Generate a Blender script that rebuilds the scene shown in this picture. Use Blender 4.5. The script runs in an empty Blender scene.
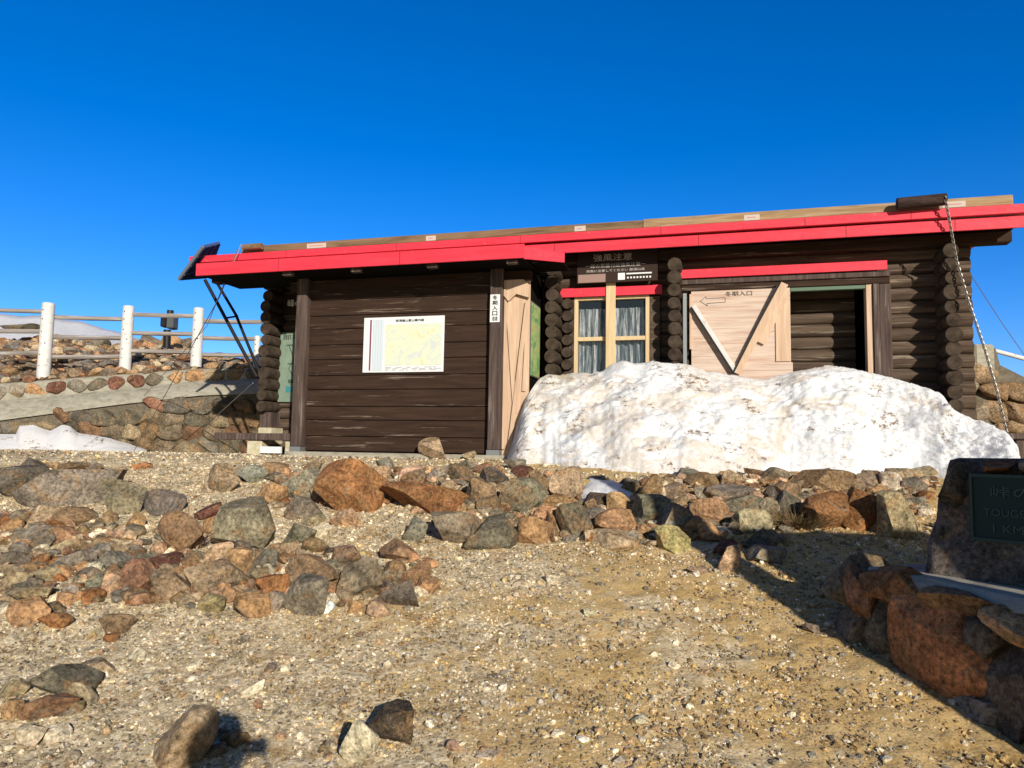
import bpy, bmesh, math, random
import numpy as np
from mathutils import Vector, Matrix
random.seed(7); rng = np.random.default_rng(7)
SC = bpy.context.scene
COL = SC.collection

# ------------------------------------------------------------------ camera
F = 739.0; PITCH = math.radians(5.064); ROLL = math.radians(1.005); A = math.radians(15.77)
_f = np.array([0, math.cos(PITCH), math.sin(PITCH)]); _x = np.array([1., 0, 0]); _u = np.cross(_x, _f)
CX = math.cos(ROLL)*_x + math.sin(ROLL)*_u; CU = -math.sin(ROLL)*_x + math.cos(ROLL)*_u
CAM = np.array([0, 0, 1.6]); HO = np.array([0, 11.11, 1.5])
HU = np.array([math.cos(A), -math.sin(A), 0]); HV = np.array([math.sin(A), math.cos(A), 0])
def ray(px, py): return _f + CX*(px-512)/F - CU*(py-384)/F
def at(px, py, Y):
    d = ray(px, py); return CAM + d*(Y/d[1])
def hit(px, py, v):
    d = ray(px, py); t = ((HO+HV*v-CAM) @ HV)/(d @ HV); P = CAM+d*t-HO
    return float(P @ HU), float(P[2])
def project(P):
    d = np.asarray(P)-CAM; z = d @ _f
    return 512+F*(d @ CX)/z, 384-F*(d @ CU)/z
cam = bpy.data.cameras.new('camera'); cam.sensor_width = 36; cam.lens = F/1024*36
cam.clip_start = .02; cam.clip_end = 3000
co = bpy.data.objects.new('camera', cam); COL.objects.link(co)
M = Matrix.Identity(4)
for i in range(3):
    M[i][0] = CX[i]; M[i][1] = CU[i]; M[i][2] = -_f[i]; M[i][3] = CAM[i]
co.matrix_world = M; SC.camera = co

# ------------------------------------------------------------------ light
anti = ray(250, 742); anti /= np.linalg.norm(anti)
S = -anti
el = math.asin(S[2]); az = math.atan2(S[0], S[1])
sun = bpy.data.lights.new('sun', 'SUN'); sun.energy = 3.8; sun.angle = math.radians(.53); sun.color = (1, .92, .78)
so = bpy.data.objects.new('sun', sun); COL.objects.link(so)
so.rotation_euler = Vector(anti).to_track_quat('-Z', 'Y').to_euler()
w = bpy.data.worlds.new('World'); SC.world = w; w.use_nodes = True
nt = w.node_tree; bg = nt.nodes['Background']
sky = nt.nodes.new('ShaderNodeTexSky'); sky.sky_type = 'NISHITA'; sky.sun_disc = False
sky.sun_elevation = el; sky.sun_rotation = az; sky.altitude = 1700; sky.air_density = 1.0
sky.dust_density = 0.1; sky.ozone_density = 4.0
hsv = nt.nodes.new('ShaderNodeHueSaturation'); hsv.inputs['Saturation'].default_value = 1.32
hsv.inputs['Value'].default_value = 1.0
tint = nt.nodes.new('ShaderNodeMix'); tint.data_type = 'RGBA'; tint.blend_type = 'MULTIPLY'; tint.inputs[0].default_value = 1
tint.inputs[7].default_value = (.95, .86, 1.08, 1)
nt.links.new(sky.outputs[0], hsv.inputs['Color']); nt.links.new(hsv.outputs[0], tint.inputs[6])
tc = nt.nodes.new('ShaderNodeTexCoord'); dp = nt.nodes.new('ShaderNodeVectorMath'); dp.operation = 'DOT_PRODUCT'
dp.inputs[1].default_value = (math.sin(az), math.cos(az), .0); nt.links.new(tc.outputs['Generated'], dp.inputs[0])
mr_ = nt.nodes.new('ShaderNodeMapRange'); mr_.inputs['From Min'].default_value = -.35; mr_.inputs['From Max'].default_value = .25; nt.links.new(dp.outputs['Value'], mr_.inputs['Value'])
bw = nt.nodes.new('ShaderNodeMix'); bw.data_type = 'RGBA'; bw.blend_type = 'MULTIPLY'; bw.inputs[0].default_value = 1; bw.inputs[7].default_value = (.62, .50, .40, 1)  # added dim warm tint on the sunward sky, cuts blue fill in shade
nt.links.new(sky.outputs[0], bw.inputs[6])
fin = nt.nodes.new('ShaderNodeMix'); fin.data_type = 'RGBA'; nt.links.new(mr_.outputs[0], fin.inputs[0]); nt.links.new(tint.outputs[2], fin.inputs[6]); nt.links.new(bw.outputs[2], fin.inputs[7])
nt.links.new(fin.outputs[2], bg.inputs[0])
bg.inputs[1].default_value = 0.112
SC.view_settings.view_transform = 'Standard'; SC.view_settings.look = 'None'
SC.view_settings.exposure = 0.5; SC.view_settings.gamma = 1

# ------------------------------------------------------------------ noise
def _hash(ix, iy, seed):
    n = (ix*374761393 + iy*668265263 + seed*2147483647) & 0xffffffff
    n = ((n ^ (n >> 13))*1274126177) & 0xffffffff
    return ((n ^ (n >> 16)) & 0xffff)/65535.0
def vnoise(x, y, seed=0):
    x = np.asarray(x, float); y = np.asarray(y, float)
    ix = np.floor(x).astype(np.int64); iy = np.floor(y).astype(np.int64)
    fx = x-ix; fy = y-iy; fx = fx*fx*(3-2*fx); fy = fy*fy*(3-2*fy)
    a = _hash(ix, iy, seed); b = _hash(ix+1, iy, seed); c = _hash(ix, iy+1, seed); d = _hash(ix+1, iy+1, seed)
    return (a*(1-fx)+b*fx)*(1-fy)+(c*(1-fx)+d*fx)*fy
def fbm(x, y, oct=4, seed=0, gain=.5):
    s = 0; a = 1; t = 0
    for o in range(oct):
        s = s+a*vnoise(np.asarray(x)*2**o+o*17.3, np.asarray(y)*2**o+o*9.1, seed+o); t += a; a *= gain
    return s/t-.5
def fbm3(v, sc, seed):
    x, y, z = v[:, 0]*sc, v[:, 1]*sc, v[:, 2]*sc
    return (fbm(x+z*.7, y-z*.5, 3, seed)+fbm(y+3.1, z+x*.3, 3, seed+5)+fbm(z-5.2, x-y*.4, 3, seed+9))/1.5

# ------------------------------------------------------------------ terrain
_PY = np.array([-400, -60, -3, 0, 2, 3.4, 4.4, 5.2, 6, 7, 8, 9, 9.7, 13, 17, 60, 400.])
_PZ = np.array([-90, -14, -.25, 0, .06, .2, .40, .58, .75, .96, 1.2, 1.41, 1.45, 1.43, 1.38, -6, -90.])
_ty = np.linspace(-5, 25, 601); _tz = np.interp(_ty, _PY, _PZ)
_k = np.ones(15)/15; _tz[7:-7] = np.convolve(_tz, _k, 'valid')
def gbase(X, Y):
    X = np.asarray(X, float); Y = np.asarray(Y, float)
    z = np.where((Y > -4.5) & (Y < 24.5), np.interp(Y, _ty, _tz), np.interp(Y, _PY, _PZ))
    z = z-.06*np.clip(np.abs(X)-14, 0, 400)
    return z
def gz(X, Y):
    m = np.clip((Y-9)/1.0, 0, 1)
    return gbase(X, Y)+(.07*fbm(np.asarray(X)*.8, np.asarray(Y)*.8, 3, 3)+.03*fbm(np.asarray(X)*4, np.asarray(Y)*4, 3, 8))*(1-m*.8)
def ground(px, py):
    d = ray(px, py); prev = 2.0
    t = 2.0
    while t < 16:
        P = CAM+d*t
        if P[2] < gz(P[0], P[1]): break
        t += .04
    for _ in range(8):
        P = CAM+d*(t-.02); t += -.02 if P[2] < gz(P[0], P[1]) else .0
        if not P[2] < gz(P[0], P[1]): break
    return CAM+d*t

# ------------------------------------------------------------------ materials
def mat(name, base=(.5, .5, .5), rough=.8, metal=0, spec=.3):
    m = bpy.data.materials.new(name); m.use_nodes = True
    b = m.node_tree.nodes['Principled BSDF']
    b.inputs['Base Color'].default_value = (*base, 1); b.inputs['Roughness'].default_value = rough
    b.inputs['Metallic'].default_value = metal; b.inputs['Specular IOR Level'].default_value = spec
    return m
class N:
    def __init__(s, m): s.t = m.node_tree; s.b = s.t.nodes['Principled BSDF']
    def new(s, k, **kw):
        n = s.t.nodes.new(k)
        for a_, v_ in kw.items(): setattr(n, a_, v_)
        return n
    def link(s, a_, b_): s.t.links.new(a_, b_)
    def coord(s, scale=(1, 1, 1), kind='Object', rot=(0, 0, 0)):
        c = s.new('ShaderNodeTexCoord'); mp = s.new('ShaderNodeMapping')
        mp.inputs['Scale'].default_value = scale; mp.inputs['Rotation'].default_value = rot
        s.link(c.outputs[kind], mp.inputs[0]); return mp.outputs[0]
    def world(s, scale=(1, 1, 1)):
        c = s.new('ShaderNodeNewGeometry'); mp = s.new('ShaderNodeMapping')
        mp.inputs['Scale'].default_value = scale
        s.link(c.outputs['Position'], mp.inputs[0]); return mp.outputs[0]
    def noise(s, vec, sc, det=5, rough=.6, dist=0):
        n = s.new('ShaderNodeTexNoise'); n.inputs['Scale'].default_value = sc
        n.inputs['Detail'].default_value = det; n.inputs['Roughness'].default_value = rough
        n.inputs['Distortion'].default_value = dist; s.link(vec, n.inputs['Vector']); return n.outputs['Fac']
    def ramp(s, fac, stops):
        r = s.new('ShaderNodeValToRGB'); e = r.color_ramp.elements
        while len(e) < len(stops): e.new(.5)
        for i, (p_, c_) in enumerate(stops):
            e[i].position = p_; e[i].color = (*c_, 1) if len(c_) == 3 else c_
        s.link(fac, r.inputs[0]); return r.outputs[0]
    def mix(s, fac, a_, b_, mode='MIX'):
        n = s.new('ShaderNodeMix', data_type='RGBA', blend_type=mode)
        for sock, v_ in ((n.inputs[0], fac), (n.inputs[6], a_), (n.inputs[7], b_)):
            if isinstance(v_, (int, float)): sock.default_value = v_
            elif isinstance(v_, tuple): sock.default_value = (*v_, 1)
            else: s.link(v_, sock)
        return n.outputs[2]
    def bump(s, h, st=.5, dist=.01):
        n = s.new('ShaderNodeBump'); n.inputs['Strength'].default_value = st
        n.inputs['Distance'].default_value = dist; s.link(h, n.inputs['Height'])
        s.link(n.outputs[0], s.b.inputs['Normal'])
    def base(s, c_): s.link(c_, s.b.inputs['Base Color'])
g = lambda v_: (v_, v_, v_)

def wood(name, dark, light, pale, axis, pale_amt=.62, seams=0):
    m = mat(name, rough=.85, spec=.15); n = N(m)
    def sc(l, c_): return (l, c_, c_) if axis == 'x' else (c_, l, c_) if axis == 'y' else (c_, c_, l)
    v1 = n.coord(sc(1.2, 16)); v2 = n.coord(sc(2.2, 60)); v3 = n.coord(sc(.9, 20))
    a_ = n.noise(v1, 1, 5, .65, .6); b_ = n.noise(v2, 1, 3); c_ = n.noise(v3, 1.0, 5, .7, .3)
    col = n.ramp(a_, [(.3, dark), (.7, light)])
    col = n.mix(n.ramp(c_, [(pale_amt, g(0)), (pale_amt+.06, g(.55))]), col, pale)
    col = n.mix(.35, col, n.ramp(b_, [(.3, g(.45)), (.7, g(1))]), 'MULTIPLY')
    n.base(col); n.bump(a_, .5, .006)
    return m
M_log = wood('log wood', (.05, .034, .025), (.16, .113, .083), (.42, .34, .27), 'x', .575)
M_plank = wood('plank wood', (.026, .0145, .0105), (.062, .036, .025), (.30, .235, .19), 'x', .60)
M_end = mat('log end', (.035, .026, .02), .9, spec=.1)
n = N(M_end); v_ = n.coord((6, 6, 6)); f1 = n.noise(v_, 1.4, 5, .7)
n.base(n.ramp(f1, [(.3, (.022, .015, .011)), (.7, (.085, .064, .048))])); n.bump(f1, .6, .01)
M_post = wood('post wood', (.045, .032, .028), (.14, .10, .088), (.27, .22, .2), 'z', .57)
M_ply = wood('pale boarding', (.58, .43, .35), (.72, .60, .51), (.50, .30, .22), 'x', .52)
M_plyv = wood('pale boarding upright', (.56, .38, .26), (.72, .54, .40), (.55, .30, .18), 'z', .64)
M_pine = wood('new pine', (.62, .45, .25), (.76, .60, .38), (.58, .38, .2), 'z', .7)
M_beam = wood('roof timber wood', (.26, .165, .085), (.48, .33, .19), (.5, .43, .34), 'x', .55)
M_beamd = wood('old roof timber', (.13, .085, .048), (.32, .215, .125), (.3, .26, .2), 'x', .7)
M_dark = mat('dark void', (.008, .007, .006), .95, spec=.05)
M_darklog = wood('dark round wood', (.025, .016, .014), (.07, .045, .038), (.2, .15, .12), 'x', .62)
M_black = mat('black steel', (.018, .017, .017), .5, .3)
M_white = mat('white paint', (.75, .75, .77), .6)
n = N(M_white); v_ = n.coord((1, 1, 1)); f1 = n.noise(v_, 9, 6, .7)
n.base(n.ramp(f1, [(.32, (.34, .31, .28)), (.42, (.6, .59, .58)), (.7, (.68, .68, .69))])); n.bump(f1, .3, .01)
def red_metal():
    m = mat('red metal', (.70, .045, .08), .55, spec=.25); n = N(m); v_ = n.coord((.6, 6, 6))
    f1 = n.noise(v_, 2.2, 6, .65); f2 = n.noise(n.coord((1, 8, 1)), 14, 3)
    c_ = n.ramp(f1, [(.3, (.64, .032, .058)), (.7, (.76, .05, .085))])
    c_ = n.mix(n.ramp(f2, [(.66, g(0)), (.74, g(.6))]), c_, (.55, .16, .15)); f3 = n.noise(n.coord((3, 10, 10)), 6, 7, .8); c_ = n.mix(n.ramp(f3, [(.6, g(0)), (.72, g(.55))]), c_, (.42, .05, .055))
    n.base(c_); n.bump(n.noise(n.coord((1.2, 3, 3)), 2.5, 4), .5, .03); return m
M_red = red_metal()
M_galv = mat('galvanised', (.34, .36, .38), .45, .7)
M_chain = mat('chain steel', (.30, .28, .26), .5, .8)
M_seam = mat('dark red seam', (.34, .02, .035), .6)
M_stamp = mat('faded stamp', (.52, .46, .42), .8)
M_paper = mat('white print', (.72, .74, .76), .5)
M_ink = mat('black ink', (.03, .03, .035), .7)
M_white_ink = mat('white lettering', (.85, .84, .82), .6)
M_grey_ink = mat('faded lettering', (.5, .46, .43), .7)
def map_mat(name, cols, sc):
    m = mat(name, rough=.45); n = N(m); v_ = n.coord((1, 1, 1))
    f1 = n.noise(v_, sc, 8, .7, 1.2); c_ = n.ramp(f1, cols); w_ = n.new('ShaderNodeTexVoronoi', feature='DISTANCE_TO_EDGE')
    w_.inputs['Scale'].default_value = sc*2.2; n.link(v_, w_.inputs['Vector'])
    c_ = n.mix(n.ramp(w_.outputs['Distance'], [(.01, g(.22)), (.03, g(0))]), c_, (.45, .5, .5))
    n.base(c_); return m
M_map = map_mat('pale map print', [(.34, (.55, .60, .62)), (.46, (.62, .68, .56)), (.55, (.72, .72, .52)), (.62, (.72, .62, .44))], 5)
M_gmap = map_mat('green relief map print', [(.38, (.10, .28, .16)), (.46, (.22, .38, .12)), (.53, (.44, .50, .22)), (.62, (.40, .2, .08))], 3)
M_gboard = mat('pale green board', (.20, .27, .21), .5)
n = N(M_gboard); f1 = n.noise(n.coord(), 6, 5); n.base(n.ramp(f1, [(.3, (.16, .22, .17)), (.7, (.24, .32, .25))]))
M_board = mat('dark sign board', (.035, .022, .018), .75, spec=.15)
M_glass = mat('window glass', (.05, .07, .09), .06, spec=.6)
M_glass.node_tree.nodes['Principled BSDF'].inputs['Alpha'].default_value = .22
def curtain():
    m = mat('lace curtain', rough=.9); n = N(m)
    f1 = n.noise(n.coord((30, 1, 2.2)), 1, 5, .7); n.base(n.ramp(f1, [(.40, (.10, .14, .16)), (.50, (.32, .38, .42)), (.58, (.85, .88, .9))]))
    return m
M_curtain = curtain()
def snow_mat(name, dirt):
    m = mat(name, rough=.7, spec=.25); n = N(m); v_ = n.world((1, 1, 1.6))
    big = n.noise(v_, 1.0, 7, .72, .9); sxx = n.new('ShaderNodeSeparateXYZ'); n.link(n.new('ShaderNodeNewGeometry').outputs['Position'], sxx.inputs[0]); mm_ = n.new('ShaderNodeMath', operation='MULTIPLY_ADD'); n.link(sxx.outputs[0], mm_.inputs[0]); mm_.inputs[1].default_value = -.03; mm_.inputs[2].default_value = .04; m2_ = n.new('ShaderNodeMath', operation='ADD'); n.link(big, m2_.inputs[0]); n.link(mm_.outputs[0], m2_.inputs[1]); big = m2_.outputs[0]; sm = n.noise(v_, 9, 7, .75, .4); fine = n.noise(v_, 42, 4, .6)
    c_ = n.mix(n.ramp(big, [(.45, g(0)), (.52, g(dirt*.75)), (.58, g(dirt*.2)), (.64, g(dirt))]), (.73, .745, .785), (.54, .43, .31))
    c_ = n.mix(n.ramp(sm, [(.58, g(0)), (.67, g(.6*dirt))]), c_, (.36, .25, .15))
    big2 = n.noise(n.world((1, 1, 1.6)), 2.3, 4, .6)
    pm = n.mix(1.0, n.ramp(n.noise(v_, 10, 7, .78), [(.52, g(0)), (.58, g(.95))]), n.ramp(big2, [(.54, g(0)), (.60, g(1))]), 'MULTIPLY')
    c_ = n.mix(pm, c_, (.17, .11, .06))
    n.base(c_)
    b1 = n.mix(.5, sm, fine); n.bump(b1, .8, .04)
    n.b.inputs['Subsurface Weight'].default_value = 0.0
    return m
M_snow = snow_mat('dirty snow', .8); M_snowc = snow_mat('clean snow', .15)
def rock_mat():
    m = mat('rock', rough=.88, spec=.15); n = N(m)
    at_ = n.new('ShaderNodeAttribute', attribute_name='Col'); v_ = n.world((1, 1, 1))
    a_ = n.noise(v_, 5, 9, .72, .3); b_ = n.noise(v_, 34, 7, .75); c_ = n.noise(v_, 120, 4, .75); d_ = n.noise(v_, 3.6, 7, .7, 1.2)
    col = n.mix(1.0, at_.outputs['Color'], n.ramp(a_, [(.34, g(.5)), (.48, g(1.1)), (.62, g(1.7))]), 'MULTIPLY')
    col = n.mix(n.ramp(d_, [(.53, g(0)), (.60, g(.6))]), col, (.30, .175, .08))
    col = n.mix(n.ramp(d_, [(.36, g(.45)), (.42, g(0))]), col, (.24, .215, .16))
    col = n.mix(1.0, col, n.ramp(b_, [(.36, g(.35)), (.5, g(1.0)), (.62, g(1.55))]), 'MULTIPLY')
    col = n.mix(n.ramp(c_, [(.58, g(0)), (.66, g(.55))]), col, (.46, .41, .32))
    n.base(col)
    h = n.mix(.5, a_, b_); n.bump(h, 1.0, .05); return m
M_rock = rock_mat()
def ground_mat():
    m = mat('gravel ground', rough=.95, spec=.12); n = N(m); v_ = n.world((1, 1, 1))
    vo = n.new('ShaderNodeTexVoronoi'); vo.inputs['Scale'].default_value = 46; vo.inputs['Randomness'].default_value = 1
    n.link(v_, vo.inputs['Vector'])
    sep = n.new('ShaderNodeSeparateColor'); n.link(vo.outputs['Color'], sep.inputs[0])
    stone = n.ramp(sep.outputs[0], [(0, (.24, .20, .14)), (.3, (.46, .38, .25)), (.7, (.64, .53, .36)), (1, (.80, .71, .54))])
    ochre = n.ramp(n.noise(v_, 60, 4, .7), [(.3, (.34, .21, .07)), (.7, (.62, .43, .18))])
    patch = n.noise(v_, 1.3, 7, .72, .8)
    sx = n.new('ShaderNodeSeparateXYZ'); geo = n.new('ShaderNodeNewGeometry'); n.link(geo.outputs['Position'], sx.inputs[0])
    ma = n.new('ShaderNodeMath', operation='MULTIPLY_ADD'); n.link(sx.outputs[0], ma.inputs[0]); ma.inputs[1].default_value = .06; ma.inputs[2].default_value = 0
    ad = n.new('ShaderNodeMath', operation='ADD'); n.link(ma.outputs[0], ad.inputs[0]); n.link(patch, ad.inputs[1])
    col = n.mix(n.ramp(ad.outputs[0], [(.45, g(.08)), (.56, g(.95))]), stone, ochre)
    tn = n.noise(v_, 3.1, 5, .7); col = n.mix(n.ramp(tn, [(.4, g(.0)), (.62, g(.4))]), col, (.60, .46, .26))
    dk = n.noise(n.world((1, 1.8, 1)), 2.4, 7, .75, .5); col = n.mix(n.ramp(dk, [(.56, g(0)), (.64, g(.7))]), col, (.27, .165, .06))
    n.base(col)
    h = n.mix(.4, n.ramp(vo.outputs['Distance'], [(0, g(1)), (.6, g(0))]), n.noise(v_, 30, 5, .7)); n.bump(h, .5, .008)
    return m
M_ground = ground_mat()
M_mortar = mat('mortar', (.2, .18, .15), .95); n = N(M_mortar); f1 = n.noise(n.world(), 12, 6, .7)
n.base(n.ramp(f1, [(.3, (.07, .058, .042)), (.7, (.19, .16, .115))])); n.bump(f1, .6, .02)
M_conc = mat('concrete', (.3, .28, .22), .95); n = N(M_conc); f1 = n.noise(n.world((.5, .5, 1.4)), 9, 7, .75, .6); f2 = n.noise(n.world(), 50, 4, .7)
n.base(n.mix(.3, n.ramp(f1, [(.3, (.20, .19, .15)), (.5, (.36, .335, .27)), (.7, (.47, .44, .37))]), n.ramp(f2, [(.3, g(.4)), (.7, g(1))]), 'MULTIPLY')); n.bump(f1, .5, .02)
M_hill = mat('hillside rubble', (.2, .15, .1), .95); n = N(M_hill)
f1 = n.noise(n.world(), 1.4, 8, .75, .4); f2 = n.noise(n.world(), 9, 6, .75)
n.base(n.mix(.55, n.ramp(f1, [(.3, (.10, .075, .05)), (.5, (.28, .17, .085)), (.65, (.40, .28, .16)), (.8, (.2, .17, .13))]), n.ramp(f2, [(.3, g(.3)), (.7, g(1.2))]), 'MULTIPLY')); n.bump(f2, 1, .15)
M_solar = mat('solar cells', (.012, .02, .07), .9, spec=.02); n = N(M_solar)
br = n.new('ShaderNodeTexBrick'); br.offset = 0; br.inputs['Scale'].default_value = 1; br.inputs['Brick Width'].default_value = .12; br.inputs['Row Height'].default_value = .12
br.inputs['Mortar Size'].default_value = .006; br.inputs['Color1'].default_value = (.01, .02, .06, 1); br.inputs['Color2'].default_value = (.014, .03, .08, 1); br.inputs['Mortar'].default_value = (.10, .14, .22, 1)
n.link(n.coord(), br.inputs['Vector']); n.base(br.outputs['Color'])
M_plaque = mat('green bronze plaque', (.014, .032, .03), .6, .3); M_plaquef = mat('plaque frame', (.035, .06, .055), .6, .3)
M_grass = mat('dry grass', (.16, .11, .05), .9); M_twig = mat('twigs', (.10, .05, .035), .9)
M_whiteblock = mat('pale block', (.5, .45, .33), .9); n = N(M_whiteblock); f1 = n.noise(n.world(), 9, 5); n.base(n.ramp(f1, [(.3, (.4, .34, .2)), (.7, (.62, .57, .44))]))
M_skin = mat('skin', (.45, .27, .2), .6); M_jacket = mat('jacket cloth', (.05, .07, .12), .9); M_trouser = mat('trouser cloth', (.04, .04, .045), .9); M_hair = mat('dark hair', (.012, .01, .009), .6)

# ------------------------------------------------------------------ objects helpers
def tag(o, label=None, cat=None, group=None, kind=None):
    for k, v_ in (('label', label), ('category', cat), ('group', group), ('kind', kind)):
        if v_: o[k] = v_
    return o
def empty(name, loc, rz=0):
    o = bpy.data.objects.new(name, None); COL.objects.link(o); o.location = loc; o.rotation_euler = (0, 0, rz); o.empty_display_size = .1
    return o
def link(name, me, parent=None, m=None, smooth=False):
    if m is not None: me.materials.append(m)
    o = bpy.data.objects.new(name, me); COL.objects.link(o); o.parent = parent
    if smooth: me.polygons.foreach_set('use_smooth', [True]*len(me.polygons))
    return o
class MB:
    def __init__(s): s.v = []; s.f = []
    def box(s, u0, u1, v0, v1, w0, w1):
        i = len(s.v)
        s.v += [(x, y, z) for z in (w0, w1) for y in (v0, v1) for x in (u0, u1)]
        s.f += [(i, i+2, i+3, i+1), (i+4, i+5, i+7, i+6), (i, i+1, i+5, i+4), (i+2, i+6, i+7, i+3), (i, i+4, i+6, i+2), (i+1, i+3, i+7, i+5)]; return s
    def tube(s, pts, rad, seg=10, jit=0, cap=True):
        pts = [Vector(p_) for p_ in pts]; i0 = len(s.v); n_ = len(pts)
        for k, p_ in enumerate(pts):
            d = (pts[min(k+1, n_-1)]-pts[max(k-1, 0)]).normalized()
            up = Vector((0, 0, 1)) if abs(d.z) < .9 else Vector((1, 0, 0))
            x = d.cross(up).normalized(); y = x.cross(d)
            R = rad[k] if isinstance(rad, (list, tuple)) else rad
            for q in range(seg):
                t = 2*math.pi*q/seg; rr = R*(1+jit*random.uniform(-1, 1))
                s.v.append(tuple(p_+x*math.cos(t)*rr+y*math.sin(t)*rr))
        for k in range(n_-1):
            for q in range(seg):
                a_ = i0+k*seg+q; b_ = i0+k*seg+(q+1) % seg
                s.f.append((a_, b_, b_+seg, a_+seg))
        if cap:
            s.f.append(tuple(i0+q for q in range(seg))[::-1]); s.f.append(tuple(i0+(n_-1)*seg+q for q in range(seg)))
        return s
    def bar(s, p0, p1, wd, th, up=(0, 0, 1)):
        p0 = Vector(p0); p1 = Vector(p1); d = (p1-p0).normalized(); x = d.cross(Vector(up)).normalized(); y = x.cross(d)
        i = len(s.v)
        for p_ in (p0, p1):
            for sx, sy in ((-1, -1), (1, -1), (1, 1), (-1, 1)): s.v.append(tuple(p_+x*sx*wd/2+y*sy*th/2))
        s.f += [(i, i+1, i+2, i+3), (i+7, i+6, i+5, i+4)]+[(i+k, i+4+k, i+4+(k+1) % 4, i+(k+1) % 4) for k in range(4)]; return s
    def prism(s, poly, v0, v1):      # polygon in (u,w), extruded along v
        i = len(s.v); k = len(poly)
        s.v += [(p_[0], v0, p_[1]) for p_ in poly]+[(p_[0], v1, p_[1]) for p_ in poly]
        s.f += [tuple(range(i, i+k)), tuple(range(i+k, i+2*k))[::-1]]+[(i+q, i+k+q, i+k+(q+1) % k, i+(q+1) % k) for q in range(k)]; return s
    def build(s, name, m, parent=None, bevel=0, smooth=False, **kw):
        me = bpy.data.meshes.new(name); me.from_pydata(s.v, [], s.f)
        bm = bmesh.new(); bm.from_mesh(me); bmesh.ops.recalc_face_normals(bm, faces=bm.faces); bm.to_mesh(me); bm.free()
        o = link(name, me, parent, m, smooth)
        if smooth:
            for e in me.edges: pass
            me.set_sharp_from_angle(angle=math.radians(40))
        if bevel:
            b = o.modifiers.new('bevel', 'BEVEL'); b.width = bevel; b.segments = 1; b.limit_method = 'ANGLE'
        return o
def gridmesh(name, P, m, parent=None, colors=None, smooth=True):
    r_, c_, _ = P.shape; me = bpy.data.meshes.new(name)
    idx = np.arange(r_*c_).reshape(r_, c_)
    q = np.stack([idx[:-1, :-1], idx[:-1, 1:], idx[1:, 1:], idx[1:, :-1]], -1).reshape(-1, 4)
    return npmesh(name, P.reshape(-1, 3), q, m, parent, colors, smooth)
def npmesh(name, V, Fc, m, parent=None, colors=None, smooth=True):
    me = bpy.data.meshes.new(name); k = Fc.shape[1]
    me.vertices.add(len(V)); me.vertices.foreach_set('co', np.asarray(V, np.float32).ravel())
    me.loops.add(Fc.size); me.loops.foreach_set('vertex_index', Fc.astype(np.int32).ravel())
    me.polygons.add(len(Fc)); me.polygons.foreach_set('loop_start', np.arange(0, Fc.size, k, dtype=np.int32))
    me.polygons.foreach_set('loop_total', np.full(len(Fc), k, np.int32))
    me.update(calc_edges=True)
    me.polygons.foreach_set('use_smooth', np.full(len(Fc), smooth))
    if colors is not None:
        a_ = me.color_attributes.new('Col', 'FLOAT_COLOR', 'POINT')
        a_.data.foreach_set('color', np.concatenate([colors, np.ones((len(V), 1))], 1).astype(np.float32).ravel())
    me.materials.append(m)
    o = bpy.data.objects.new(name, me); COL.objects.link(o); o.parent = parent
    return o
def text(body, size, loc, m, parent, name='lettering', rot=(math.pi/2, 0, 0), ext=.002, align='CENTER', space=1.0, bold=0, fitw=None, fith=None):
    c_ = bpy.data.curves.new('t', 'FONT'); c_.body = body; c_.size = size; c_.extrude = ext; c_.align_x = align; c_.align_y = 'CENTER'; c_.space_character = space; c_.offset = bold; c_.resolution_u = 3
    o = bpy.data.objects.new('t', c_); COL.objects.link(o)
    me = bpy.data.meshes.new_from_object(o.evaluated_get(bpy.context.evaluated_depsgraph_get()))
    bpy.data.objects.remove(o)
    V = np.empty(len(me.vertices)*3); me.vertices.foreach_get('co', V); V = V.reshape(-1, 3)
    ce = (V.max(0)+V.min(0))/2; ex = V.max(0)-V.min(0); V -= ce
    if fitw: V[:, 0] *= fitw/ex[0]
    if fith: V[:, 1] *= fith/ex[1]
    me.vertices.foreach_set('co', V.ravel())
    me.materials.clear(); o = link(name, me, parent, m); o.location = loc; o.rotation_euler = rot
    return o

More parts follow.
